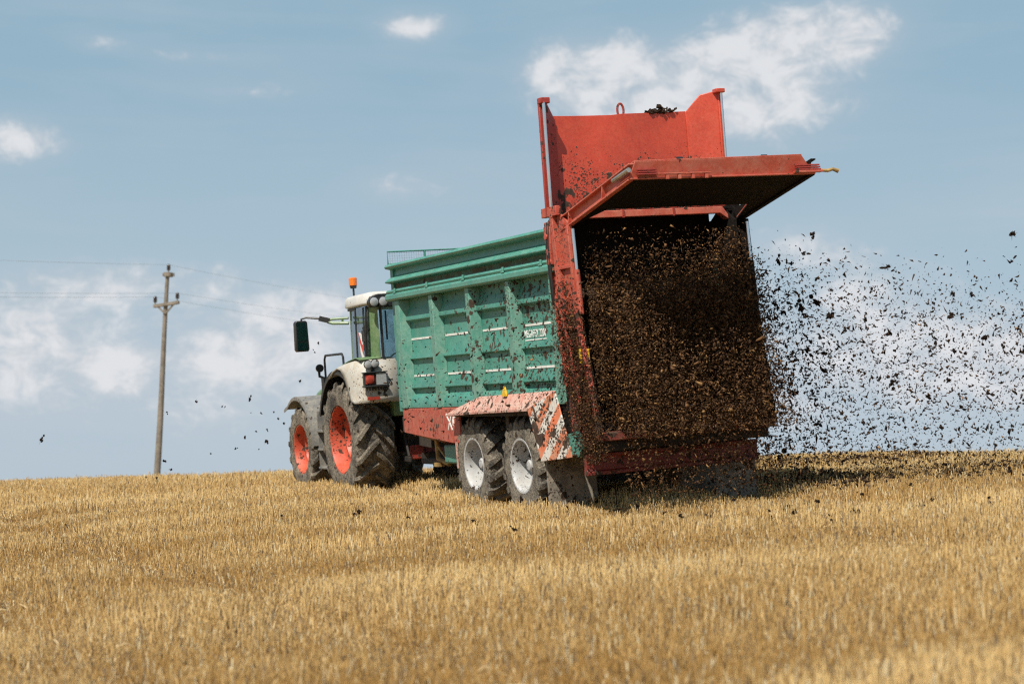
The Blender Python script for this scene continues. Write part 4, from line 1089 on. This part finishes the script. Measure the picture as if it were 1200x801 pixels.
        ar = MB().strip(A, B, (0, 0, .02)); ar.strip(A, [(p[0], 7.47 + (p[1] - 7.47) * .95, 1.0 + (p[2] - 1.0) * .95) for p in A], (-sd * .02, 0, 0))
        ar.build('wheel_arch', M['black'], g, .006)
        # green edge where the guard meets the cab
        A = [(sd * 1.18, y, z + .018) for y, z in P[1:5]]; B = [(sd * .80, y, z + .03) for y, z in P[1:5]]
        MB().strip(A, B, (0, 0, .012)).build('guard_top_trim', M['green'], g, .004)
        # tail lamp cluster, work lamp above it, red reflector below
        x0 = sd * 1.02
        tl = MB().box(x0 - .19, x0 + .19, 6.19, 6.27, 1.85, 2.09)
        for k in range(7): tl.box(x0 - .17 + k * .05, x0 - .145 + k * .05, 6.17, 6.20, 1.80, 1.86)
        tl.box(x0 - .21, x0 + .21, 6.13, 6.26, 1.855, 1.885).box(x0 - .21, x0 + .21, 6.15, 6.26, 2.085, 2.105)
        tl = tl.build('tail_light', M['black'], T, .006)
        MB().lathe([(6.185, .075), (6.155, .07), (6.145, .045), (6.143, .001)], 18, 'y', (x0 + sd * .10, 0, 1.98)).box(x0 + sd * .10 - .075, x0 + sd * .10 + .075, 6.17, 6.19, 1.91, 2.06).build('red_lens', M['lamp_red'], tl)
        MB().box(x0 - sd * .10 - .085, x0 - sd * .10 + .085, 6.165, 6.189, 1.89, 2.08).build('clear_lens', M['lamp_clear'], tl)
        MB().box(x0 - .15, x0 + .07, 6.20, 6.225, 1.645, 1.70).build('reflector', M['lamp_red'], T, .004)
        for dx in (-.09, .03):
            w_ = MB().lathe([(6.32, .05), (6.25, .075), (6.235, .075)], 16, 'y', (x0 + dx, 0, 2.235 + dx * .1), True)
            if dx < 0: w_.bar((x0, 6.29, 2.20), (x0, 6.29, 2.08), .05, .05)
            w_ = w_.build('guard_lamp', M['black'], T)
            MB().lathe([(6.233, .064), (6.225, .05), (6.223, .001)], 16, 'y', (x0 + dx, 0, 2.235 + dx * .1)).build('lens', M['lamp_clear'], w_)
    # handrail on the left, with a lamp
    MB().tube([(-1.12, 8.48, 1.75), (-1.12, 8.48, 2.38), (-1.12, 8.42, 2.45), (-1.12, 7.52, 2.45), (-1.12, 7.46, 2.40), (-1.12, 7.45, 2.22)], .02, 8).build('handrail', M['black'], T)
    l_ = MB().lathe([(8.62, .04), (8.56, .07), (8.52, .07)], 14, 'y', (-1.20, 0, 2.24), True).tube([(-1.12, 8.5, 2.05), (-1.20, 8.58, 2.10), (-1.20, 8.58, 2.2)], .025, 8).box(-1.18, -1.08, 8.42, 8.56, 1.80, 2.06).build('side_lamp', M['black'], T)
    MB().lathe([(8.622, .036), (8.63, .03), (8.632, .001)], 14, 'y', (-1.20, 0, 2.24)).build('lens', M['lamp_clear'], l_)
    # mirrors on long arms
    for sd in (-1, 1):
        k = MB().tube([(sd * .86, 7.80, 2.97), (sd * 1.10, 7.95, 2.99), (sd * 1.17, 8.00, 3.02)], .028, 8).tube([(sd * .86, 7.80, 3.06), (sd * 1.10, 7.95, 3.06), (sd * 1.17, 8.00, 3.05)], .022, 8)
        k.bar((sd * .95, 7.86, 2.98), (sd * .95, 7.86, 3.05), .03, .03)
        ar = k.build('mirror_arm', M['green'], T)
        MB().bar((sd * 1.14, 7.98, 3.035), (sd * 1.30, 8.06, 3.09), .05, .09).tube([(sd * 1.27, 8.05, 3.085), (sd * 1.50, 8.16, 3.12), (sd * 1.575, 8.20, 3.10), (sd * 1.585, 8.20, 3.02)], .019, 8).build('mirror_stem', M['black'], ar)
        mr = MB().prism('y', [(sd * 1.50, 2.54), (sd * 1.70, 2.54), (sd * 1.72, 2.58), (sd * 1.71, 3.04), (sd * 1.68, 3.07), (sd * 1.52, 3.07), (sd * 1.49, 3.04), (sd * 1.48, 2.58)], 8.14, 8.26).build('mirror', M['black'], T, .012)
        MB().box(min(sd * 1.51, sd * 1.69), max(sd * 1.51, sd * 1.69), 8.132, 8.139, 2.72, 3.04).box(min(sd * 1.51, sd * 1.69), max(sd * 1.51, sd * 1.69), 8.132, 8.139, 2.565, 2.70).build('mirror_glass', M['mirror_glass'], mr)
build_tractor()

# ------------------------------------------------------------------ power line
def build_pole():
    D = 66.0
    def at(px, py, d):
        v = Vector(((px - 600) / F_PX, 1, -(py - 400.5) / F_PX)); cy, sy = math.cos(PITCH), math.sin(PITCH)
        w = Vector((v.x, v.y * cy - v.z * sy, v.y * sy + v.z * cy)); return CAM_W + w * (d / w.y)
    foot = at(183, 557, D); top = at(197.5, 320, D)
    axis = (top - foot).normalized(); gnd = gz(foot.x, foot.y)
    base = foot - axis * ((foot.z - gnd + .6) / axis.z)
    T = bpy.data.objects.new('power_pole', None); COL.objects.link(T); T.location = base + axis * (.6 / axis.z)
    setp(T, 'leaning grey wooden power pole with a short crossarm beyond the field crest', 'power pole')
    BASE[T.name] = Vector(T.location)
    L = (top - base).length; path = []
    for i in range(15):
        t = i / 14; path.append(base + axis * L * t + Vector((.03 * math.sin(t * 5), 0, 0)))
    MB().tube(path, [.130 - .066 * (i / 14) for i in range(15)], 12).build('pole_shaft', M['wood'], T)
    cpt = at(194.5, 356, D)
    armd = Vector((1, -.35, .06)).normalized()
    a = MB().bar(cpt - armd * .46 + Vector((0, -.1, -.05)), cpt + armd * .52 + Vector((0, -.1, .0)), .11, .11)
    a.bar(cpt + Vector((.0, -.1, -.35)), cpt + armd * .33 + Vector((0, -.1, -.03)), .05, .06); a.bar(cpt + Vector((0, -.1, -.35)), cpt - armd * .3 + Vector((0, -.1, -.07)), .05, .06)
    a.build('crossarm', M['wood'], T, .01)
    MB().tube([top - axis * .12, top + axis * .02], .16, 10).bar(top - Vector((.2, 0, .05)), top + Vector((.2, 0, -.05)), .1, .1).build('pole_cap', M['wood'], T)
    tips = []
    for q in (top + Vector((0, 0, .02)), cpt - armd * .40 + Vector((0, -.1, .0)), cpt + armd * .46 + Vector((0, -.1, .05))):
        r_ = MB().tube([q, q + Vector((0, 0, .14))], .025, 8).build('insulator_pin', M['steel'], T)
        prof = [(.12, .03), (.14, .085), (.19, .085), (.21, .06), (.25, .085), (.31, .085), (.33, .06), (.36, .08), (.42, .075), (.47, .04), (.475, .001)]
        MB().lathe([(q.z + z, r) for z, r in [(a_ * .62, b_ * .8) for a_, b_ in prof]], 14, 'z', (q.x, q.y, 0)).build('insulator', M['insulator'], T)
        tips.append(q + Vector((0, 0, .27)))
    lab = ['highest overhead wire, tied to the insulator on top of the pole', 'overhead wire on the left end insulator of the crossarm', 'overhead wire on the right end insulator of the crossarm']
    # each wire runs towards the near left out of sight and down behind the hill to the right
    right_px = [(408, 349), (400, 383), (408, 372)]
    left_px = [(0, 303), (0, 346), (0, 341)]
    for k, tip in enumerate(tips):
        pts = []
        e = at(right_px[k][0], right_px[k][1], 96.0); dirv = e - tip
        lft = at(left_px[k][0], left_px[k][1], 58.0); dl = lft - tip
        for i in range(24, 0, -1):
            t = i / 24 * 3.0; p = tip + dl * t
            p.z += -0.10 * t * (3.0 - t) * .5 + 0.10 * t * 1.0 * .5; pts.append(p)
        pts.append(tip)
        for i in range(1, 31):
            t = i / 30 * 3.0; p = tip + dirv * t
            p.z += -0.35 * t * (1 - t) * .5 ; pts.append(p)
        o = MB().tube(pts, .0042, 5, False).build('power_line', M['wire'], None)
        setp(o, lab[k], 'wire')
build_pole()

# ------------------------------------------------------------------ manure: load, clods, spray
def clod_mesh(i):
    r = random.Random(100 + i); bm = bmesh.new()
    for k in range(r.randint(2, 5)):
        m4 = Matrix.Translation((r.gauss(0, .32), r.gauss(0, .26), r.gauss(0, .22))) @ Euler((r.random() * 6, r.random() * 6, r.random() * 6)).to_matrix().to_4x4() @ Matrix.Diagonal((r.uniform(.35, .75), r.uniform(.25, .55), r.uniform(.2, .5), 1))
        bmesh.ops.create_icosphere(bm, subdivisions=2, radius=.6, matrix=m4)
    for v in bm.verts:
        n = v.co.normalized() if v.co.length > 0 else Vector((0, 0, 1)); v.co += n * r.gauss(0, .075) + Vector((r.gauss(0, .04), r.gauss(0, .04), r.gauss(0, .04)))
    for k in range(r.randint(3, 8)):       # straw ends and shreds sticking out
        d = Vector((r.gauss(0, 1), r.gauss(0, 1), r.gauss(0, 1))).normalized(); p = d * .3; q = d * r.uniform(.6, 1.15) + Vector((r.gauss(0, .2), r.gauss(0, .2), r.gauss(0, .2)))
        s = d.orthogonal().normalized() * r.uniform(.03, .09); t = d.cross(s).normalized() * .03
        vs = [bm.verts.new(c) for c in (p - s, p + s, p + t, q)]
        for f in ((0, 1, 3), (1, 2, 3), (2, 0, 3)): bm.faces.new([vs[j] for j in f])
    bmesh.ops.recalc_face_normals(bm, faces=bm.faces[:])
    me = bpy.data.meshes.new('manure_clod'); bm.to_mesh(me); bm.free(); me.materials.append(M['clod']); return me
CLODS = [clod_mesh(i) for i in range(14)]
def put_clod(p_world, size, label, group, stretch=1.0, lie=False):
    o = bpy.data.objects.new('manure_clod', random.choice(CLODS)); COL.objects.link(o)
    o.location = p_world; o.rotation_euler = (random.random() * 6.28, random.random() * 6.28, random.random() * 6.28)
    o.scale = (size * stretch, size * random.uniform(.7, 1), size * random.uniform(.6, 1))
    setp(o, label, 'manure clod', group); return o

def spray_point(r):
    """thrown to the right of the rear unit: x outward, fanning in depth, thinning with height"""
    u = r.random() ** 1.75
    x = 1.32 + u * 6.6
    y = -2.2 + r.gauss(0, .35) + (x - 1.3) * r.uniform(-.62, .45)
    topz = 3.42 - .13 * (x - 1.3) + r.gauss(0, .1)
    z = .12 + (topz - .1) * r.betavariate(1.8, 2.0)
    return Vector((x, y, z))

def build_manure():
    r = random.Random(21)
    n_air = 0
    lab = 'dark manure clod flying through the air to the right of the spreader'
    # the biggest lumps of the cloud (a few of them clearly on their own)
    singles = [((5.05, -2.6, 3.30), .062, 'lone dark manure clod high above the flying cloud, upper of the two on the right'), ((5.75, -2.5, 2.98), .06, 'lone flat manure clod high above the flying cloud, lower of the two on the right'),
               ((2.05, -2.4, 3.42), .065, 'single round manure clod highest above the spray beside the raised flap'), ((6.55, -2.7, 2.28), .075, 'ragged double manure clod at the far right edge of the cloud')]
    for p, s, l in singles:
        put_clod(L2W(p), s, l, 'manure clods in the air on the right', 1.4); n_air += 1
    while n_air < 230:
        p = spray_point(r)
        put_clod(L2W(p), .018 + .045 * r.random() ** 1.8 + (.035 if r.random() < .24 else 0), lab, 'manure clods in the air on the right', r.uniform(1, 1.8)); n_air += 1
    # stray bits to the left of the tractor
    strays = [(293, 466, .055), (320, 482, .03), (306, 484, .03), (311, 515, .10), (294, 483, .025), (300, 505, .03), (333, 496, .03), (326, 490, .03), (49, 515, .06), (193, 540, .05), (277, 525, .03),
              (230, 470, .03), (262, 476, .04), (287, 512, .04), (303, 527, .03), (195, 483, .03), (247, 531, .025), (373, 402, .04), (368, 412, .03), (352, 446, .04), (313, 503, .03), (200, 550, .04)]
    cy, sy = math.cos(PITCH), math.sin(PITCH)
    def at(px, py, d):
        v = Vector(((px - 600) / F_PX, 1, -(py - 400.5) / F_PX)); w = Vector((v.x, v.y * cy - v.z * sy, v.y * sy + v.z * cy)); return CAM_W + w * (d / w.y)
    for i, (px, py, s) in enumerate(strays):
        l = 'small manure clod flying in the air between the power pole and the tractor'
        if px == 49: l = 'single small manure clod low in the sky at the far left'
        if px == 311: l = 'largest brown manure clod in the air left of the tractor front wheel'
        put_clod(at(px, py, r.uniform(27, 34)), s * 1.1, l, 'manure clods in the air on the left', 1.3)
    # lumps lying on and falling onto the stubble
    fall = [(184, 562, .10), (172, 560, .08), (418, 601, .11), (412, 590, .05), (232, 573, .06), (206, 585, .06), (213, 588, .05), (553, 575, .05), (609, 590, .13), (665, 597, .08), (722, 598, .08), (554, 611, .07), (603, 620, .07), (78, 615, .05),
            (922, 593, .10), (930, 600, .08), (1003, 599, .09), (1010, 579, .05), (973, 606, .07), (1071, 592, .08), (1080, 591, .07), (1012, 535, .10), (1036, 551, .12), (1067, 570, .10), (1004, 566, .08), (1015, 566, .08), (1094, 583, .08), (902, 600, .06), (897, 559, .08), (934, 561, .06), (958, 588, .06),
            (987, 558, .09), (973, 553, .09), (830, 604, .07), (860, 586, .05), (797, 605, .06), (1130, 560, .10), (1160, 585, .08), (1185, 552, .10), (1105, 545, .09), (690, 586, .06), (747, 592, .05), (128, 600, .05), (330, 604, .05), (478, 606, .05), (505, 606, .04)]
    for px, py, s in fall:
        if r.random() < 0: continue
        # walk the ray to the top of the stubble
        p = None
        for d in np.linspace(14, 45, 320):
            q = at(px, py, d)
            if q.z < gz(q.x, q.y) + .19: p = q; break
        if p is None: p = at(px, py, 30)
        put_clod(p, s * .80, 'dark manure clod lying on the golden stubble', 'manure clods on the stubble', 1.25)
    # ---- uncountable: fine spray as one object
    tet = np.array([(1, 0, -.4), (-.5, .87, -.4), (-.5, -.87, -.4), (0.1, .1, 1.0), (.2, -.5, .5)], float)
    fidx = np.array([(0, 2, 1), (0, 1, 3), (1, 2, 3), (2, 4, 3), (2, 0, 4), (0, 3, 4)])
    def flakes(name, P, S, C, label, elong=1.6):
        n = len(P); P = np.asarray(P); S = np.asarray(S)
        q = rng.normal(size=(n, 4)); q /= np.linalg.norm(q, axis=1)[:, None]; w, x, y, z = q.T
        Rm = np.stack([1 - 2 * (y * y + z * z), 2 * (x * y - z * w), 2 * (x * z + y * w), 2 * (x * y + z * w), 1 - 2 * (x * x + z * z), 2 * (y * z - x * w), 2 * (x * z - y * w), 2 * (y * z + x * w), 1 - 2 * (x * x + y * y)], 1).reshape(n, 3, 3)
        sh = tet[None] + rng.normal(0, .28, (n, 5, 3))
        sh = sh * np.stack([rng.uniform(.8, elong, n), rng.uniform(.45, .9, n), rng.uniform(.3, .8, n)], 1)[:, None, :] * S[:, None, None]
        V = np.einsum('nij,nkj->nki', Rm, sh) + P[:, None, :]
        Lw = (V.reshape(-1, 3) - np.array(CAM_L)) @ np.array(WROT).T + np.array(CAM_W)
        F = (np.arange(n)[:, None, None] * 5 + fidx[None]).reshape(-1, 3)
        o = np_mesh(name, Lw, F, np.repeat(C, 5, axis=0), M['flake'])
        return setp(o, label, 'manure', None, 'stuff')
    def tint(n, lo, hi, straw):
        t = rng.random((n, 1)) ** 1.6; c = np.array(lo) * (1 - t) + np.array(hi) * t
        s = rng.random((n, 1)) < straw; return np.where(s, np.array([.24, .135, .055]) * (.6 + .8 * rng.random((n, 1))), c)
    n = 22000
    P = [tuple(spray_point(r)) for _ in range(n)]; S = .0035 + .025 * rng.random(n) ** 3.6
    flakes('manure_spray', P, S, tint(n, (.017, .010, .006), (.075, .042, .023), .03), 'fine dark manure spray filling the air right of the spreader', 2.2)
    # spray low over the field on the right and behind
    n = 1100; Q = []
    for _ in range(n):
        x = r.uniform(-1.5, 8); y = r.uniform(-4.8, 4.0); zz = .12 + abs(r.gauss(0, .18)); Q.append((x, y, zz))
    flakes('scattered_manure', Q, .008 + .030 * rng.random(n) ** 2.4, tint(n, (.012, .007, .005), (.05, .03, .017), .02), 'small bits of manure scattered over the stubble around the spreader')
    n = 42000; Q = []
    for _ in range(n):
        x = 1.4 + 9 * r.random(); y = r.uniform(-3.6, 9.0) + (x - 1.4) * r.uniform(-.1, .25); p = L2W((x, y, 0)); zz = gz(p.x, p.y) + .10 + .11 * r.random()
        Q.append(tuple(W2L((p.x, p.y, zz))))
    flakes('fallen_manure', Q, .008 + .026 * rng.random(n) ** 2.6, tint(n, (.018, .011, .007), (.075, .045, .025), .03), 'manure already fallen on the stubble to the right of the spreader')
    # curtain leaving the rear unit
    n = 95000; Q = []; S = []
    for k_ in range(n):
        z = .30 + 3.35 * r.betavariate(1.25, 1.25)
        if z < 1.05 and r.random() < .80: z = r.uniform(1.05, 3.0)
        if z > 2.75 and r.random() < .35 + .6 * min(1, (z - 2.75) / .7): z = r.uniform(1.1, 2.95)
        yb = -2.10 - max(0, (2.6 - z)) * .28
        y = yb + r.gauss(.0, .14)
        if r.random() < .42: y = yb - .9 * r.random() ** 1.3 * min(1, max(.1, (3.6 - z) / .9))
        xr = 1.19 - .055 * max(0, 2.6 - z); x = r.uniform(-1.13, xr) if r.random() < .97 else r.gauss(xr + .04, .10)
        if y < -2.5: x = r.uniform(-1.02, 1.08)
        if k_ < 2600: x = 1.14 - abs(r.gauss(0, .30)); z = 2.5 + 1.12 * r.betavariate(1.2, 1.6); y = -2.08 + r.gauss(0, .12)
        Q.append((x, y, z)); S.append(.005 + .017 * r.random() ** 2.6 + (.03 * r.random() if r.random() < .015 else 0))
    flakes('manure_curtain', Q, S, tint(n, (.028, .0145, .0075), (.170, .088, .040), .08), 'dense brown curtain of manure pouring from the rear of the spreader', 2.8)
    # bits in front of the teal side
    n = 520; Q = []; S = []
    for _ in range(n):
        t = r.random() ** 1.9; y = -1.9 + t * 5.8; z = 1.0 + 2.0 * r.betavariate(2, 2.2) * (1 - .25 * t); Q.append((-1.30 - abs(r.gauss(0, .35)), y, z)); S.append(.008 + .020 * r.random() ** 2)
    flakes('manure_splash', Q, S, tint(n, (.014, .008, .005), (.06, .034, .018), .03), 'dark bits of manure splashing along the teal side of the spreader', 2.0)
    n = 7000; Q = []; S = []
    for _ in range(n):
        z = .75 + 2.35 * r.betavariate(1.4, 2.0); yb = -1.62 - (2.9 - z) * .30
        Q.append((-1.27 - abs(r.gauss(0, .05)), yb + r.gauss(-.18, .22), z)); S.append(.005 + .018 * r.random() ** 2.6)
    flakes('manure_crumbs', Q, S, tint(n, (.024, .013, .007), (.13, .067, .03), .05), 'brown manure crumbs clinging and flying along the red corner of the spreader', 1.9)
    # caked lumps on the gate rim and the guard
    # manure load, banked against the beaters
    nx, ny = 26, 40; vs = []; fs = []
    for j in range(ny):
        for i in range(nx):
            x = -1.03 + 2.06 * i / (nx - 1); y = -1.45 + 5.9 * j / (ny - 1)
            z = 2.85 + .35 * math.sin(y * .9) + .2 * math.cos(x * 2) + r.gauss(0, .05)
            if j == 0: z = 1.46
            if j == 1: y = -1.40; z = 2.4 + r.gauss(0, .05)
            vs.append((x, y + (r.gauss(0, .03) if 0 < j else 0), z))
    for j in range(ny - 1):
        for i in range(nx - 1): a = j * nx + i; fs.append((a, a + 1, a + nx + 1, a + nx))
    b0 = len(vs); vs += [(-1.03, -1.45, 1.45), (1.03, -1.45, 1.45), (1.03, 4.45, 1.45), (-1.03, 4.45, 1.45)]
    o = MB().add([tuple(L2W(p)) for p in vs], fs + [(b0, b0 + 1, b0 + 2, b0 + 3)]).build('manure_load', M['load'], None, angle=180)
    setp(o, 'dark brown manure load heaped inside the teal spreader box', 'manure load')
    # lumps on the top edge of the raised gate
    mb = bmesh.new()
    for k in range(34):
        x = .47 + r.gauss(0, .10); s = r.uniform(.015, .045) * (1 if abs(x - .47) < .15 else .6)
        bmesh.ops.create_icosphere(mb, subdivisions=1, radius=s, matrix=Matrix.Translation((x, -1.39 + r.gauss(0, .012), 5.185 + abs(r.gauss(0, .03)))))
    for v in mb.verts: v.co += Vector((r.gauss(0, .008), r.gauss(0, .008), r.gauss(0, .008)))
    for v in mb.verts: v.co = L2W(v.co)
    me = bpy.data.meshes.new('manure_heap'); mb.to_mesh(me); mb.free(); me.materials.append(M['clod'])
    o = bpy.data.objects.new('manure_heap', me); COL.objects.link(o); setp(o, 'small heap of manure left on the top edge of the raised red gate', 'manure heap')
build_manure()
